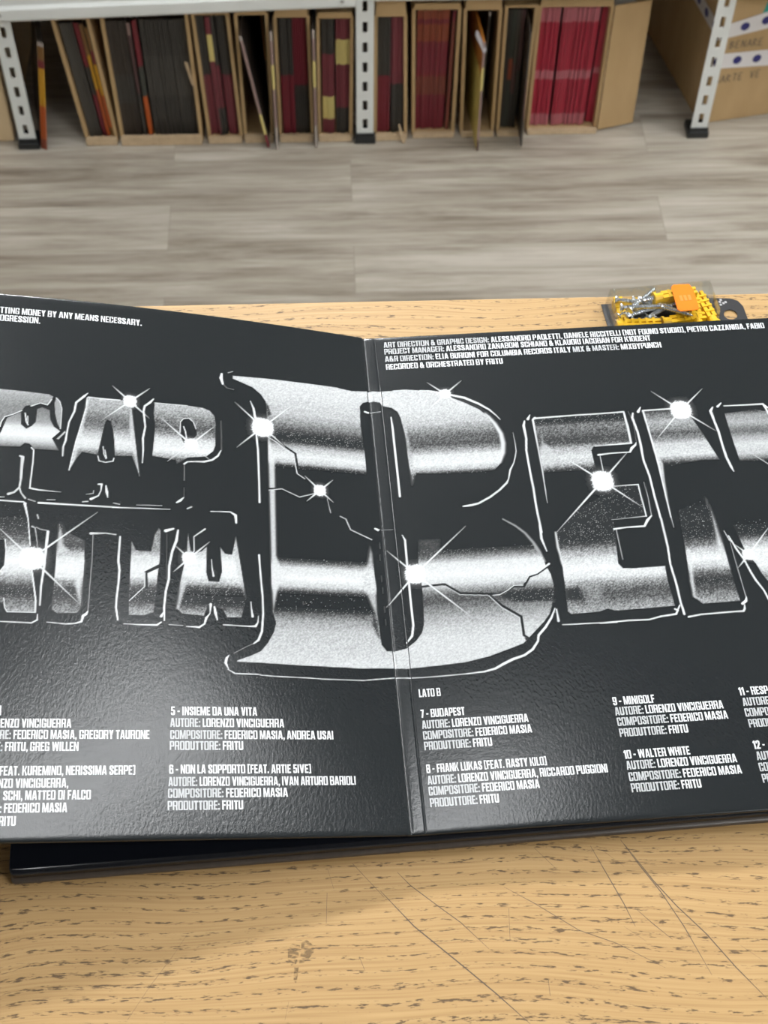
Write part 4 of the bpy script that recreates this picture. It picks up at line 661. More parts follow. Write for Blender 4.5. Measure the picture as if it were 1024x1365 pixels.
for blk, lines in blocks.items():
    top = blk in ('credits_top', 'slogan'); on_left = blk[0] == 'a' or blk == 'slogan'
    cap = 4.35 if top else 4.55
    b = MB()
    for xs_, v0, xe, segs in lines:
        s_ = ''.join(t for t, _ in segs); k = (xe-xs_)/text_width(s_); x = xs_
        for t, bold in segs:
            for ch in t:
                gw, polys = GLYPH[ch]
                for pi, p in enumerate(polys):
                    P = [(x+px*k, v0+py*cap) for px, py in p]
                    n = len(P); ar = sum(P[i][0]*P[(i+1) % n][1]-P[(i+1) % n][0]*P[i][1] for i in range(n))
                    if ar < 0: P = P[::-1]
                    P = [q for q in P if q[0] > -320]
                    b.add([(a*mmm, c_*mmm, ((z_left(a, c_) if on_left else 0.)+.13+.004*pi)*mmm) for a, c_ in P], [tuple(range(len(P)))], 0 if bold else 1)
                x += (gw+GAP)*k
    me_o = new('printed_credits', b.v, b.f, [M['white_ink'], M['grey_ink']], left if on_left else right)
    me_o.data.polygons.foreach_set('material_index', b.mi)

bx = thing('record_box', 'flat glossy black box lying on the oak table beneath the open sleeve', 'box', (0, 0, Z_TABLE), ROT)
def slab(name, prof, m, xa, xb, ya, yb, depth):
    n = len(prof); V = []; xs = np.linspace(xa, xb, 24); rr = 2.
    cols = [(xa, 3.5), (xa+.15, 1.6), (xa+.8, .5), (xa+2, 0)]+[(x, 0.) for x in xs[1:-1]]+[(xb-2, 0), (xb-.8, .5), (xb-.15, 1.6), (xb, 3.5)]
    for x, inset in cols:
        y0 = np.interp(x, [xa, xb], [ya, yb])
        pr = [(y0+a+inset, z) for a, z in prof]+[(y0+depth-a-inset, z) for a, z in prof[::-1]]
        V += [(x*mmm, y*mmm, z*mmm) for y, z in pr]
    n2 = 2*n; F = []
    for i in range(len(cols)-1):
        for j in range(n2): k = (j+1) % n2; F.append((i*n2+j, (i+1)*n2+j, (i+1)*n2+k, i*n2+k))
    F.append(tuple(range(n2))); F.append(tuple((len(cols)-1)*n2+j for j in range(n2))[::-1])
    o = new(name, V, F, m, bx, True); bm = bmesh.new(); bm.from_mesh(o.data); bmesh.ops.recalc_face_normals(bm, faces=bm.faces); bm.to_mesh(o.data); bm.free(); return o
# heights above the table top (panel face = 13 mm)
slab('lid', [(4., 10.5), (1.9, 10.35), (.8, 9.8), (.15, 8.8), (0, 7.6), (.2, 6.6), (.7, 5.9), (1.6, 5.6)], M['gloss_black'], -192, 323, -4.6, 1.3, 318)
slab('base_board', [(1.2, 5.5), (-.6, 5.2), (-1.4, 4.6), (-1.5, 3.6), (-1.1, 2.7), (.5, 2.1), (3, 1.9), (4, .0)], M['board_edge'], -192, 323, -4.6, 1.3, 318)

# ------------------------------------------------------------------ fixings pack behind the sleeve
pk = thing('fixings_pack', 'clear plastic blister pack with black hanging card behind the open sleeve', 'blister pack', (.161, .3385, Z_TABLE), R(5))
b = MB()
hole = [(.0440+.0042*math.cos(a), -.0030+.0042*math.sin(a)) for a in np.linspace(0, 2*math.pi, 16, endpoint=False)]
bm = bmesh.new()
out_ = [(-.033, -.027), (.046, -.027), (.051, -.022), (.051, .009), (.049, .0135), (.045, .016), (-.033, .016)]
b.prism([(-.033, -.0135), (.0340, -.0135), (.0340, .0145), (-.033, .0145)], .0003, .0009)
def card_tab():
    outer = [(.0343, -.0135), (.050, -.0135), (.0535, -.0105), (.0535, .003), (.0515, .008), (.047, .0105), (.0343, .0125)]
    bm = bmesh.new(); V = [bm.verts.new((x, y, .0009)) for x, y in outer]; H = [bm.verts.new((x, y, .0009)) for x, y in hole]
    ed = [bm.edges.new((V[i], V[(i+1) % len(V)])) for i in range(len(V))]+[bm.edges.new((H[i], H[(i+1) % len(H)])) for i in range(len(H))]
    bmesh.ops.triangle_fill(bm, use_beauty=True, edges=ed)
    for fc in list(bm.faces):
        c_ = fc.calc_center_median()
        if (c_.x-.0440)**2+(c_.y+.003)**2 < .0040**2: bm.faces.remove(fc)
    me = bpy.data.meshes.new('hang_tab'); bm.to_mesh(me); bm.free(); me.materials.append(M['dark_card'])
    o = bpy.data.objects.new('hang_tab', me); COL.objects.link(o); o.parent = pk
    sm = o.modifiers.new('solid', 'SOLIDIFY'); sm.thickness = .0006; sm.offset = -1; return o
b.build('backing_card', M['dark_card'], pk); ht = card_tab(); tag(ht, 'black hanging tab with a round hole')
b = MB()
for i, (x, y) in enumerate(((.0395, .0050), (.0395, .0074), (.0415, .0060), (.0430, .0068), (.0405, .0090))):
    b.box(x, x+.0013, y, y+.0016, .00095, .00102)
b.build('printed_mark', mat('card_print', (.35, .35, .36), .5), ht)
H0 = .0160
def shell(name, x0, x1, y0, y1, z0, z1, slope):
    v = [(x0, y0, z0), (x1, y0, z0), (x1, y1, z0), (x0, y1, z0), (x0+slope, y0+slope, z1-.0006), (x1-slope, y0+slope, z1), (x1-slope, y1-slope, z1), (x0+slope, y1-slope, z1-.0006)]
    o = new(name, v, [(4, 5, 6, 7), (0, 1, 5, 4), (1, 2, 6, 5), (2, 3, 7, 6), (3, 0, 4, 7)], M['clear'], pk)
    sm = o.modifiers.new('solid', 'SOLIDIFY'); sm.thickness = .0005; sm.offset = -1; return o
shell('clear_shell', -.031, .0335, -.0130, .0140, .0011, H0, .0012)
def local(t, x, y, z): return t.matrix_world @ Vector((x, y, z))
def screw_mb(L):
    b = MB(); b.tube((0, 0, 0), (L*.84, 0, 0), .00125, .0011, 10); b.tube((L*.84, 0, 0), (L, 0, 0), .0011, .0002, 10)
    b.tube((-.0016, 0, 0), (0, 0, 0), .0029, .00135, 12); b.tube((-.0021, 0, 0), (-.0016, 0, 0), .0027, .0029, 12)
    k = 0.0018
    while k < L*.9: b.tube((k, 0, 0), (k+.0006, 0, 0), .0013, .0017, 10); b.tube((k+.0006, 0, 0), (k+.0011, 0, 0), .0017, .0012, 10); k += .0014
    return b
scene.view_layers[0].update(); MW = Matrix.Translation(pk.location) @ Matrix.Rotation(R(5), 4, 'Z')
S0 = screw_mb(.024).build('screw', M['zinc'], smooth=False)
SC = [(-.016, .004, .0065, 30, 0), (-.014, .006, .0095, -14, 0), (-.010, .000, .0075, 12, 4), (-.011, .005, .0122, 38, 0), (-.004, .004, .0092, -22, 4), (.000, .006, .0122, 8, 0), (.002, .001, .0065, 24, 4), (-.016, -.005, .0050, 5, 2), (-.006, -.006, .0052, -8, 2), (.006, -.003, .0095, -30, 0), (-.013, -.002, .0130, -4, 0)]
for i, (x, y, z, a, e) in enumerate(SC):
    o = S0 if i == 0 else S0.copy()
    if i: COL.objects.link(o)
    q = Matrix.Rotation(R(a), 4, 'Z') @ Matrix.Rotation(R(-e), 4, 'Y')
    o.matrix_world = MW @ Matrix.Translation((x, y, z)) @ q @ Matrix.Translation((-.011, 0, 0))
    tag(o, 'shiny zinc screw lying loose inside the clear blister pack', 'screw', 'screws in the blister pack')
def plug_mb():
    b = MB()
    for s in (-1, 1):
        b.hexa([(0, s*.0004, -.0027), (.022, s*.0007, -.0022), (.022, s*.0026, -.0022), (0, s*.0029, -.0027), (0, s*.0004, .0027), (.022, s*.0007, .0022), (.022, s*.0026, .0022), (0, s*.0029, .0027)])
    b.tube((-.004, 0, 0), (0.0005, 0, 0), .0031, .0030, 14); b.tube((-.0052, 0, 0), (-.004, 0, 0), .0040, .0040, 14)
    for k in range(4): b.box(.004+k*.0042, .0055+k*.0042, -.0031, .0031, -.0029, .0029)
    return b
P0 = plug_mb().build('wall_plug', M['plug'])
PL = [(-.024, .001, .0050, 88, 0), (-.013, .0085, .0046, 2, 0), (.013, .0085, .0056, -4, 0), (.0215, -.001, .0050, 84, 0), (.0285, .000, .0050, 98, 0), (.010, .0065, .0118, 6, 0), (.013, -.008, .0050, 4, 0), (-.015, -.009, .0050, -3, 0)]
for i, (x, y, z, a, e) in enumerate(PL):
    o = P0 if i == 0 else P0.copy()
    if i: COL.objects.link(o)
    o.matrix_world = MW @ Matrix.Translation((x, y, z)) @ Matrix.Rotation(R(a), 4, 'Z') @ Matrix.Rotation(R(-e), 4, 'Y') @ Matrix.Translation((-.009, 0, 0))
    tag(o, 'yellow plastic wall plug lying loose inside the clear blister pack', 'wall plug', 'wall plugs in the blister pack')
b = MB(); c_ = [(.0065, -.0095), (.0080, -.0112), (.0180, -.0112), (.0195, -.0098), (.0200, .0060), (.0185, .0105), (.0090, .0110), (.0070, .0090)]
b.prism(c_, H0+.0001, H0+.0004); o = b.build('price_sticker', M['orange'], pk); tag(o, 'bright orange price sticker')
b = MB()
for i in range(3): b.box(.0100+i*.0026, .0117+i*.0026, -.003, .0015, H0+.00042, H0+.00048)
b.build('faint_print', mat('sticker_print', (.75, .20, .01), .55), o)

# ------------------------------------------------------------------ steel shelving
YS = 1.838
sh = thing('shelving_unit', 'grey painted steel shelving with slotted posts on the plank floor', 'shelving', (0, YS, 0))
def post(x, y, h, side=1, foot=True, fm='foot', z0=.012, lean=0.):
    """slotted angle post: front flange with open slots, side flange going back"""
    W_, t = .030, .002; b = MB(); pitch = .0400; sw = .0085; sl = .021
    b.box(x, x+(W_-sw)/2, y, y+t, z0, h); b.box(x+(W_+sw)/2, x+W_, y, y+t, z0, h)
    z = z0; first = True
    while z < h:
        zt = min(z+(pitch-sl), h); b.box(x+(W_-sw)/2, x+(W_+sw)/2, y, y+t, z, zt); z += pitch
    xs_ = x if side > 0 else x+W_-t
    b.box(xs_, xs_+t, y+t, y+W_, z0, h)
    p = b.build('upright', M['paint'], sh)
    if foot:
        b = MB(); b.box(x-.004, x+W_+.004, y-.005, y+W_+.004, .0005, .014); b.box(x-.002, x+W_+.002, y-.003, y-.0002, .014, .022); b.build('foot', M[fm], p, bevel=.0015)
    return p
PX = (-.589, .0125, .6165)
HS = 1.95
for x, s_ in zip(PX, (1, 1, -1)): post(x, -.001, HS, s_)
for x, s_ in zip((-.592, .0125, .600), (1, 1, -1)): post(x, .40, HS, s_, True, 'pale_foot')
post(1.22, -.001, HS, 1); post(1.22, .40, HS, 1); post(-1.195, -.001, HS, 1); post(-1.195, .40, HS, 1)
def beam(xa, xb, za, zb, y=-.012):
    """folded shelf front: face, rolled top lip and a screw"""
    b = MB(); h = .046
    def sec(x, z): return [(x, y, z), (x, y-.002, z+.004), (x, y-.002, z+.022), (x, y+.004, z+.027), (x, y+.004, z+h), (x, y+.012, z+h), (x, y+.012, z)]
    A, B_ = sec(xa, za), sec(xb, zb); n = len(A)
    b.add(A+B_, [(i, (i+1) % n, n+(i+1) % n, n+i) for i in range(n)]+[tuple(range(n))[::-1], tuple(range(n, 2*n))])
    p = b.build('shelf_beam', M['paint'], sh)
    for xx in (xa+.022, xb-.022):
        zz = za+(zb-za)*(xx-xa)/(xb-xa)+.013
        b = MB(); b.tube((xx, y-.0035, zz), (xx, y-.0015, zz), .003, .0035, 12); b.build('screw_head', M['zinc'], p)
    return p
beam(-.592, .0115, .269, .2885)
for lv in (.70, 1.15, 1.60):
    for xa, xb in ((-.592, .0115), (.0435, .6155), (.648, 1.218)): beam(xa, xb, lv, lv)
beam(.0435, .6155, .299, .299); beam(.648, 1.218, .299, .299)
beam(-1.16, -.593, .289, .289)
b = MB(); b.box(-1.16, 1.25, .4325, .4345, .012, HS); b.build('added_shade_backing', mat('shade_black', (.012, .012, .013), .9, .05), sh)  # added sheet, near black to stand in for shade behind the cartons
for xa, xb in ((-.592, .0115), (.0435, .6155), (.648, 1.218)):
    for lv in (.306, .72, 1.17, 1.62):
        b = MB(); b.box(xa, xb, .002, .43, lv, lv+.018); b.build('shelf_board', M['paint'], sh)
b = MB(); b.box(-1.16, -.593, .002, .43, .306, .324); b.build('shelf_board', M['paint'], sh)

# ------------------------------------------------------------------ cartons with records on edge
def carton(label, xb0, xb1, xt0, xt1, zt, y=0., depth=.27, t=.0035, flap=None, lip=.006, m='card', right_flap=None, rz=0., name='carton', group=None):
    """open fronted carton lying on its side, skewed so its top runs from xt0 to xt1"""
    ox = (xb0+xb1)/2; T = thing(name, label, 'cardboard box', (ox, YS+y, 0), rz, group)
    A, B_, C_, D = xb0-ox, xb1-ox, xt0-ox, xt1-ox; z0 = .001
    def wall(name, p, mm_='card'):   # p: 4 front points, extruded back
        b = MB(); b.add([(x, 0, z) for x, z in p]+[(x, depth, z) for x, z in p], [(0, 1, 2, 3), (7, 6, 5, 4), (0, 4, 5, 1), (1, 5, 6, 2), (2, 6, 7, 3), (3, 7, 4, 0)])
        return b.build(name, M[mm_], T)
    wall('bottom', [(A, z0), (B_, z0), (B_, z0+t), (A, z0+t)], m)
    wall('top', [(C_, zt-t), (D, zt-t), (D, zt), (C_, zt)], m)
    ts = .0055; wall('side', [(A, z0+t), (A+ts, z0+t), (C_+ts, zt-t), (C_, zt-t)], m); wall('side', [(B_-ts, z0+t), (B_, z0+t), (D, zt-t), (D-ts, zt-t)], m)
    b = MB(); b.hexa([(A+t, depth-t, z0+t), (B_-t, depth-t, z0+t), (B_-t, depth, z0+t), (A+t, depth, z0+t), (C_+t, depth-t, zt-t), (D-t, depth-t, zt-t), (D-t, depth, zt-t), (C_+t, depth, zt-t)]); b.build('back', M[m], T)
    if lip:
        b = MB(); b.hexa([(A+.002, -.010, z0), (B_-.002, -.010, z0), (B_-.002, -.0003, z0), (A+.002, -.0003, z0), (A+.001, -.007, z0+lip), (B_-.001, -.007, z0+lip), (B_-.002, -.0003, z0+lip), (A+.002, -.0003, z0+lip)]); b.build('bottom_flap', M['card_edge'], T)
    if flap:   # (height, lean forward)
        h, ln = flap
        b = MB(); b.hexa([(C_+.002, -.004, zt), (D-.002, -.004, zt), (D-.002, -.0005, zt), (C_+.002, -.0005, zt), (C_+.004, -.004-ln, zt+h), (D-.004, -.004-ln, zt+h), (D-.004, -.0005-ln, zt+h), (C_+.004, -.0005-ln, zt+h)]); b.build('top_flap', M[m], T)
    if right_flap:
        h0, h1, wb, wt, back = right_flap
        b = MB(); b.hexa([(B_+.001, -.003, h0), (B_+wb, back, h0+.002), (B_+wb, back+.003, h0+.002), (B_+.001, .0, h0), (D+.001, -.003, h1), (D+wt, back, h1), (D+wt, back+.003, h1), (D+.001, .0, h1)]); b.build('side_flap', M[m], T)
    return T
REC = {}
PAL = dict(k=(.046, .042, .037), d=(.040, .031, .025), n=(.066, .061, .053), r=(.19, .022, .03), c=(.18, .022, .034), m=(.19, .04, .052), y=(.70, .58, .22), Y=(.58, .30, .02), o=(.48, .10, .02), b=(.22, .11, .03),
           p=(.40, .026, .052), P=(.50, .15, .18), e=(.25, .06, .03), s=(.19, .05, .035), w=(.42, .36, .32), g=(.30, .20, .18), t=(.05, .055, .045), v=(.09, .045, .045), O=(.50, .17, .012))
def rec_mat(c):
    if c not in REC: REC[c] = mat('sleeve_print_'+{'k': 'charcoal', 'd': 'dark_brown', 'n': 'dark_grey', 'r': 'red', 'c': 'wine', 'm': 'dull_red', 'y': 'pale_yellow', 'Y': 'gold', 'o': 'orange_red', 'b': 'brown', 'p': 'crimson', 'P': 'pink', 'e': 'rust', 's': 'brick', 'w': 'grey', 'g': 'dusty_pink', 't': 'dark_green', 'v': 'plum', 'O': 'orange'}[c], PAL[c], .38)
    return REC[c]
def record_mb(bands, h=.250, dep=.25, th=.0031, face=None):
    """one sleeve on edge: spine towards the front, printed in bands [(top fraction, colour), ...] from the top down"""
    b = MB(); cols = ['d']; zt = h
    b.box(-th/2, th/2, .0012, dep, 0, h, 0)
    for k, (z1, c) in enumerate(bands):
        z0 = bands[k+1][0]*h if k+1 < len(bands) else 0.
        if c not in cols: cols.append(c)
        zz1 = z1*h
        b.hexa([(-th/2, .0008, z0), (th/2, .0008, z0), (th/2, .0012, z0), (-th/2, .0012, z0), (-th/2, .0008, zz1), (th/2, .0008, zz1), (th/2, .0012, zz1), (-th/2, .0012, zz1)], cols.index(c))
        b.add([(-th/2, .0008, z0), (0, 0, z0), (th/2, .0008, z0), (-th/2, .0008, zz1), (0, 0, zz1), (th/2, .0008, zz1)], [(0, 1, 4, 3), (1, 2, 5, 4)], cols.index(c))
    return b, [rec_mat(c) for c in cols]
PROTO = {}
def record(bands, x0, x1, z0, z1, y, label, group, th=.0031, dep=.25, yaw=0., ytop=0.):
    """stands from (x0, z0) to (x1, z1), leaning; repeats copy the first of their kind"""
    h = math.hypot(x1-x0, z1-z0); key = (tuple(bands), round(h, 3), th, dep)
    if key in PROTO: o = PROTO[key].copy(); COL.objects.link(o)
    else:
        b, ms = record_mb(bands, h, dep, th); o = b.build('record', ms); PROTO[key] = o
    o.location = (x0, YS+y, z0); lean = math.atan2(x1-x0, z1-z0)
    o.matrix_world = Matrix.Translation((x0, YS+y, z0)) @ Matrix.Rotation(yaw, 4, 'Z') @ Matrix.Rotation(lean, 4, 'Y') @ Matrix.Rotation(math.atan2(ytop, z1-z0), 4, 'X')
    return tag(o, label, 'record', group)
def row(n, xb0, xb1, xt0, xt1, h, y, bands, label, group, z0=.0065):
    for i in range(n):
        a = (i+.5)/n; x0 = xb0+(xb1-xb0)*a; x1 = xt0+(xt1-xt0)*a
        record(bands, x0, x1, z0, z0+h+rnd.uniform(-.0012, .0012)*0, y+rnd.uniform(0, .004), label, group)
row_a, row_b = .0065, .0065
carton('small open carton leaning left at the left end of the row', -.474, -.4155, -.495, -.431, .259, .012, lip=.013)
row(8, -.467, -.446, -.485, -.464, .236, .020, [(1, 'n')], 'charcoal spine on the left side of the leaning leftmost carton', 'charcoal records in the leftmost carton')
row(4, -.4435, -.436, -.4615, -.453, .236, .020, [(1, 'r'), (.63, 'k'), (.38, 'c')], 'red spine with a black middle in the leaning leftmost carton', 'red and black records in the leftmost carton')
row(2, -.4335, -.430, -.450, -.4465, .236, .016, [(1, 'b'), (.74, 'Y'), (.44, 'o')], 'gold and orange spine in the leaning leftmost carton', 'gold and orange records in the leftmost carton')
row(2, -.4265, -.423, -.442, -.4385, .230, .014, [(1, 'b'), (.80, 'r'), (.68, 'Y'), (.40, 'o'), (.1, 'b')], 'brown, red and gold spine at the right side of the leaning leftmost carton', 'brown and gold records in the leftmost carton')
for i in range(3):
    record([(1, 'w'), (.965, 'b'), (.84, 'r'), (.77, 'Y'), (.42, 'o'), (.10, 'e')], -.5510+i*.0036, -.5200+i*.0036, .001, .220, -.004-i*.002, 'red and gold sleeve standing loose between the left post and the first carton', 'loose red and gold records by the left post', dep=.15, yaw=R(11))

carton('widest open carton at the left, filled with dark brown and charcoal spines', -.411, -.264, -.413, -.267, .272, .010, lip=.016)
row(13, -.405, -.372, -.407, -.374, .240, .018, [(1, 'd'), (.55, 'k'), (.3, 'd')], 'dark brown spine at the left of the widest dark carton', 'dark brown records in the widest dark carton')
row(2, -.369, -.365, -.372, -.367, .238, .014, [(1, 'g'), (.9, 'v'), (.4, 'k')], 'plum spine with pale top corner in the widest dark carton', 'plum records in the widest dark carton')
row(3, -.361, -.354, -.363, -.356, .241, .016, [(1, 'r'), (.62, 't'), (.36, 'o')], 'red spine with a dark green middle in the widest dark carton', 'red records in the widest dark carton')
row(23, -.350, -.272, -.352, -.274, .240, .020, [(1, 'k'), (.7, 'n'), (.35, 'k')], 'charcoal spine at the right of the widest dark carton', 'charcoal records in the widest dark carton')
b = MB(); b.hexa([(-.2735, -.004, .125), (-.268, -.004, .118), (-.268, -.001, .118), (-.2735, -.001, .125), (-.281, -.010, .175), (-.276, -.010, .172), (-.275, -.007, .172), (-.280, -.007, .175)])
o = b.build('cardboard_scrap', M['card_edge'], None, loc=(0, YS+.012, 0)); tag(o, 'torn strip of cardboard sticking out at the edge of the widest dark carton', 'cardboard scrap')

carton('open carton with dark red spines and one yellow tab, second wide from the left', -.255, -.192, -.262, -.199, .264, .012, lip=.010)
row(5, -.249, -.2365, -.256, -.2435, .246, .020, [(1, 'k'), (.52, 'm')], 'charcoal and dull red spine on the left of the carton with one yellow tab', 'left records in the yellow tab carton')
row(1, -.234, -.2315, -.241, -.2385, .246, .018, [(1, 'c'), (.86, 'y'), (.64, 'm')], 'dull red spine with a yellow tab', None)
row(2, -.2305, -.226, -.2375, -.233, .246, .018, [(1, 'm'), (.86, 'y'), (.64, 'm'), (.24, 'k')], 'dull red spine with a yellow tab and a black foot', 'yellow tabbed records in the second carton')
row(2, -.2245, -.220, -.2315, -.227, .246, .019, [(1, 'k'), (.60, 'm'), (.24, 'k')], 'charcoal and red spine with a black foot beside the yellow tabs', 'black footed records beside the yellow tabs')
row(5, -.217, -.199, -.224, -.206, .246, .020, [(1, 'k'), (.52, 'm')], 'charcoal and dull red spine on the right of the carton with one yellow tab', 'right records in the yellow tab carton')

carton('nearly empty narrow carton with one sleeve leaning out of it', -.190, -.136, -.191, -.134, .263, .012, flap=(.03, .0), lip=.013)
record([(1, 'w'), (.96, 'g'), (.31, 'y'), (.12, 'c')], -.146, -.1815, .0055, .238, -.016, 'dusty pink sleeve with a yellow tab leaning out of the nearly empty carton', None, th=.0045, dep=.26)
record([(1, 'b'), (.8, 'b'), (.5, 'd')], -.1415, -.150, .0065, .235, .08, 'brown sleeve standing deep inside the nearly empty carton', None, th=.004, dep=.19)

carton('open carton with black over red spines, left of the middle post carton', -.127, -.064, -.126, -.065, .257, .012, flap=(.022, .004), lip=.012)
record([(1, 'w'), (.93, 'g'), (.735, 'y'), (.53, 'g'), (.2, 'w')], -.1305, -.1300, .001, .247, -.018, 'dusty pink sleeve with a yellow tab in front of the black over red carton', None, th=.0042, dep=.27)
row(7, -.119, -.0965, -.118, -.0955, .243, .018, [(1, 'k'), (.52, 'c')], 'black over wine red spine in the carton with the dusty pink sleeve in front', 'black over red records left of the post')
row(7, -.0965, -.071, -.0955, -.072, .243, .018, [(1, 'c'), (.43, 'k')], 'wine red over black spine in the carton with the dusty pink sleeve in front', 'red over black records left of the post')
carton('open carton with two blocks of yellow tabs beside the middle post', -.057, .005, -.054, .009, .254, .012, flap=(.013, .004), lip=.010)
record([(1, 'w'), (.93, 'g'), (.75, 'y'), (.53, 'g'), (.2, 'w')], -.0605, -.0595, .001, .247, -.014, 'pale pink sleeve with a yellow tab leaning on the carton beside the middle post', None, th=.0042, dep=.27)
row(6, -.0475, -.0265, -.0455, -.0245, .240, .018, [(1, 'k'), (.70, 'm'), (.33, 'y'), (.13, 'm')], 'black and dull red spine with a low yellow tab', 'records with low yellow tabs')
row(7, -.0235, -.001, -.0215, .003, .240, .018, [(1, 'm'), (.82, 'y'), (.61, 'm'), (.23, 'k')], 'dull red and black spine with a high yellow tab', 'records with high yellow tabs')
carton('open carton with black over red spines just right of the middle post', .0435, .104, .0435, .0985, .256, .012, flap=(.033, 0), lip=.010)
row(7, .0485, .0715, .0475, .0715, .242, .018, [(1, 'k'), (.50, 'c')], 'black over wine red spine right of the middle post', 'black over red records right of the post')
row(7, .0725, .098, .0725, .0935, .242, .018, [(1, 'm'), (.43, 'k')], 'dull red over black spine right of the middle post', 'red over black records right of the post')
b = MB(); b.hexa([(.094, -.016, .002), (.100, -.016, .002), (.100, -.013, .002), (.094, -.013, .002), (.087, -.010, .036), (.090, -.010, .037), (.090, -.007, .037), (.087, -.007, .036)])
o = b.build('cardboard_scrap', M['card_edge'], None, loc=(0, YS+.010, 0)); tag(o, 'small cardboard strip leaning at the carton just right of the middle post', 'cardboard scrap')
carton('open carton packed with wine red and rust spines', .113, .190, .107, .190, .264, .018, flap=(.015, .006), lip=.007)
row(20, .1195, .169, .1165, .172, .246, .026, [(1, 'e'), (.93, 'c'), (.89, 'e'), (.75, 'c'), (.49, 'r'), (.46, 's'), (.30, 'c')], 'wine red spine with rust bands in the carton between the post and the yellow sleeve', 'wine and rust records')
row(2, .173, .178, .177, .182, .246, .024, [(1, 'c'), (.92, 's')], 'brick red spine at the right end of the wine and rust row', 'brick red records')
carton('open carton behind the protruding yellow sleeve', .200, .262, .194, .259, .262, .018, flap=(.030, 0), lip=.008)
def cover():
    t = .0035; b = MB(); h, dp = .228, .25
    b.box(-t/2, t/2, .0009, dp, 0, h*.70, 0); b.box(-t/2, t/2, .0009, dp, h*.70, h, 1)
    for z0, z1, c in ((0, .10, 3), (.10, .57, 2), (.57, .78, 4), (.78, 1, 2)): b.box(-t/2, t/2, 0, .0008, z0*h, z1*h, c)
    o = b.build('record', [mat('yellow_cover', (.50, .40, .11), .45), mat('orange_brown_cover', (.36, .13, .02), .45), rec_mat('g'), rec_mat('v'), rec_mat('y')])
    o.location = (.2285, YS-.030, .001); o.rotation_euler = (0, R(-.4), R(4.6)); return o
tag(cover(), 'yellow sleeve with an orange brown top, pulled forward out of its carton', 'record')
b = MB(); b.hexa([(.212, -.012, .232), (.2265, -.034, .210), (.2275, -.034, .2105), (.213, -.012, .2325), (.214, -.012, .240), (.2300, -.034, .217), (.2310, -.034, .2172), (.215, -.012, .2405)])
record([(1, 'w'), (.97, 'k')], .236, .240, .0065, .246, .03, 'grey white sleeve with a torn top behind the yellow one', None, dep=.24)
o = b.build('plastic_sleeve', mat('milky_plastic', (.55, .52, .55), .25), None, loc=(0, YS, 0)); tag(o, 'crumpled milky plastic bag end above the yellow sleeve', 'plastic sleeve')
carton('narrow open carton with dark mixed spines beside the crimson records', .266, .316, .263, .319, .266, .018, lip=.008)
for n, a0, a1, bd, lb in ((3, .2725, .278, [(1, 'k')], 'charcoal spine at the left of the dark mixed carton'), (3, .2795, .285, [(1, 't'), (.6, 'e'), (.42, 't')], 'dark green and rust spine in the dark mixed carton'), (3, .2865, .292, [(1, 'n'), (.55, 'v'), (.3, 'k')], 'grey and plum spine in the dark mixed carton'), (3, .2935, .300, [(1, 'v'), (.5, 'k')], 'plum over charcoal spine at the right of the dark mixed carton')):
    row(n, a0, a1, a0-.001, a1+.0005, .245, .026, bd, lb, lb.split(' spine')[0]+' records')
record([(1, 'n'), (.95, 'k'), (.6, 'v'), (.25, 'k')], .3075, .3035, .0055, .245, -.026, 'thin dark plum sleeve pulled forward beside the crimson records', None, th=.003, dep=.25)
carton('wide open carton of crimson spines with its tan side flap swung open', .321, .450, .320, .448, .263, .022, flap=(.034, 0), lip=.008, right_flap=(.004, .262, .068, .066, .014))
KB = [(1, 'P'), (.87, 'p'), (.475, 'P'), (.40, 'p'), (.10, 'P')]
row(11, .325, .361, .3245, .3605, .249, .030, KB, 'crimson spine with pink bands left of the gap in the crimson row', 'crimson records left of the gap')
row(17, .3655, .427, .365, .429, .249, .030, KB, 'crimson spine with pink bands right of the gap in the crimson row', 'crimson records right of the gap')
row(4, .431, .444, .4335, .4435, .252, .036, [(1, 'c'), (.95, 'p'), (.47, 'P'), (.42, 'p')], 'darker crimson spine set back at the right end of the crimson row', 'set back crimson records')

# closed cartons in the neighbouring bays
def closed(label, loc, rz, w_, d_, h_, m):
    T = thing('carton', label, 'cardboard box', loc, rz)
    b = MB(); b.box(0, w_, 0, d_, .0008, h_-.004); b.build('body', M[m], T, bevel=.002)
    b = MB(); b.box(.001, w_-.001, .001, d_/2-.0008, h_-.0036, h_); b.build('top_flap', M[m], T); b = MB(); b.box(.001, w_-.001, d_/2+.0008, d_-.001, h_-.0036, h_); b.build('top_flap', M[m], T)
    return T
closed('pale closed carton left of the left post', (-1.02, YS+.018, 0), 0, .418, .34, .262, 'card_pale')
cr = closed('closed carton with white dotted tape and handwriting right of the right post', (.6405, YS+.034, 0), R(11), .42, .36, .283, 'card')
tp = MB(); e = -.0006
def on_front(b, pts, mi=0, d=e): b.add([(x, d, z) for x, z in pts], [tuple(range(len(pts)))], mi)
def on_side(b, pts, mi=0, d=e): b.add([(d, y, z) for y, z in pts], [tuple(range(len(pts)))][::1], mi)
b = MB(); on_front(b, [(.068, .196), (.110, .200), (.110, .283), (.085, .283)][::1]); on_front(b, [(.100, .19), (.16, .19), (.16, .283), (.085, .283)]); b.build('teal_tape', M['teal'], cr)
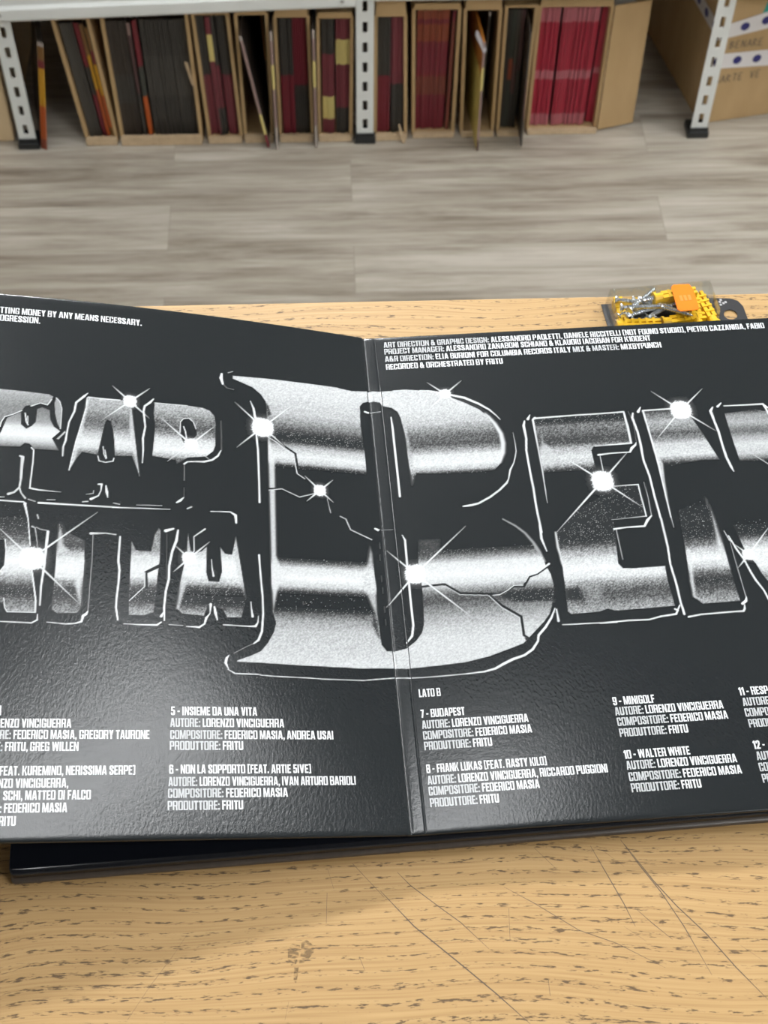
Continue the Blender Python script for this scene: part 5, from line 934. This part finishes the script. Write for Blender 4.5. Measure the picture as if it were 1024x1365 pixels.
def tape(zl0, zl1, zr0, zr1, side, d):
    b = MB(); on_front(b, [(0, zl0), (.42, zl0+(zr0-zl0)*5.2), (.42, zl1+(zr1-zl1)*5.2), (0, zl1)], 0, d)
    if side: on_side(b, [(0, zl1), (.36, zl1+side), (.36, zl0+side), (0, zl0)], 0, d)
    p = b.build('tape', M['tape'], cr)
    dots = MB()
    for k in range(12):
        x = .0085+k*.0375; zc = (zl0+zl1)/2+((zr0-zl0)+(zr1-zl1))/2*x/.0807
        if x < .41: on_front(dots, [(x+.0082*math.cos(a), zc+.0082*math.sin(a)) for a in np.linspace(0, 2*math.pi, 18, endpoint=False)], 0, d-.0002)
    for k in range(9):
        y = .022+k*.0375
        if side: on_side(dots, [(y+.0082*math.cos(a), (zl0+zl1)/2+side*y/.36+.0082*math.sin(a)) for a in np.linspace(0, 2*math.pi, 18, endpoint=False)][::-1], 0, d-.0002)
    o = dots.build('printed_dots', M['navy'], p); tag(o, 'navy blue dots')
    return p
tape(.181, .208, .191, .226, .012, -.0009); tape(.122, .152, .115, .148, 0, -.0012)
HAND = dict(B=[[(0, 0), (0, 1), (.5, .85), (.1, .55), (.6, .3), (0, 0)]], E=[[(.5, 1), (.05, .95), (0, 0), (.5, .05)], [(0, .5), (.4, .5)]], N=[[(0, 0), (.05, 1), (.5, 0), (.55, 1)]], A=[[(0, 0), (.3, 1), (.6, 0)], [(.1, .35), (.5, .4)]], R=[[(0, 0), (.05, 1), (.5, .8), (.05, .5), (.55, 0)]],
            C=[[(.55, .85), (.2, 1), (0, .5), (.2, .05), (.55, .15)]], T=[[(0, 1), (.6, .95)], [(.3, .97), (.28, 0)]], I=[[(.1, 1), (.08, 0)]], K=[[(0, 0), (.03, 1)], [(.5, 1), (.05, .5), (.55, 0)]], V=[[(0, 1), (.25, 0), (.5, 1)]], L=[[(0, 1), (0, 0), (.5, .03)]], G=[[(.55, .85), (.2, 1), (0, .45), (.25, 0), (.55, .1), (.55, .45), (.3, .45)]])
def hand(txt, x, z, h, slope):
    b = MB()
    for ch in txt:
        if ch != ' ':
            for st in HAND[ch]:
                P = [(x+px*h*.85, z+pz*h+(x)*slope) for px, pz in st]; n = len(P)
                for a, c_ in zip(P[:-1], P[1:]):
                    d = Vector((c_[0]-a[0], c_[1]-a[1])).normalized()*.0009
                    on_front(b, [(a[0]+d.y, a[1]-d.x), (c_[0]+d.y, c_[1]-d.x), (c_[0]-d.y, c_[1]+d.x), (a[0]-d.y, a[1]+d.x)], 0, -.0005)
        x += h*.72 if ch != 'I' else h*.35
    o = b.build('handwriting', M['pencil'], cr); return o
hand('BENARE', .026, .160, .015, -.02); hand('GARTE VE', .012, .088, .0155, .02)
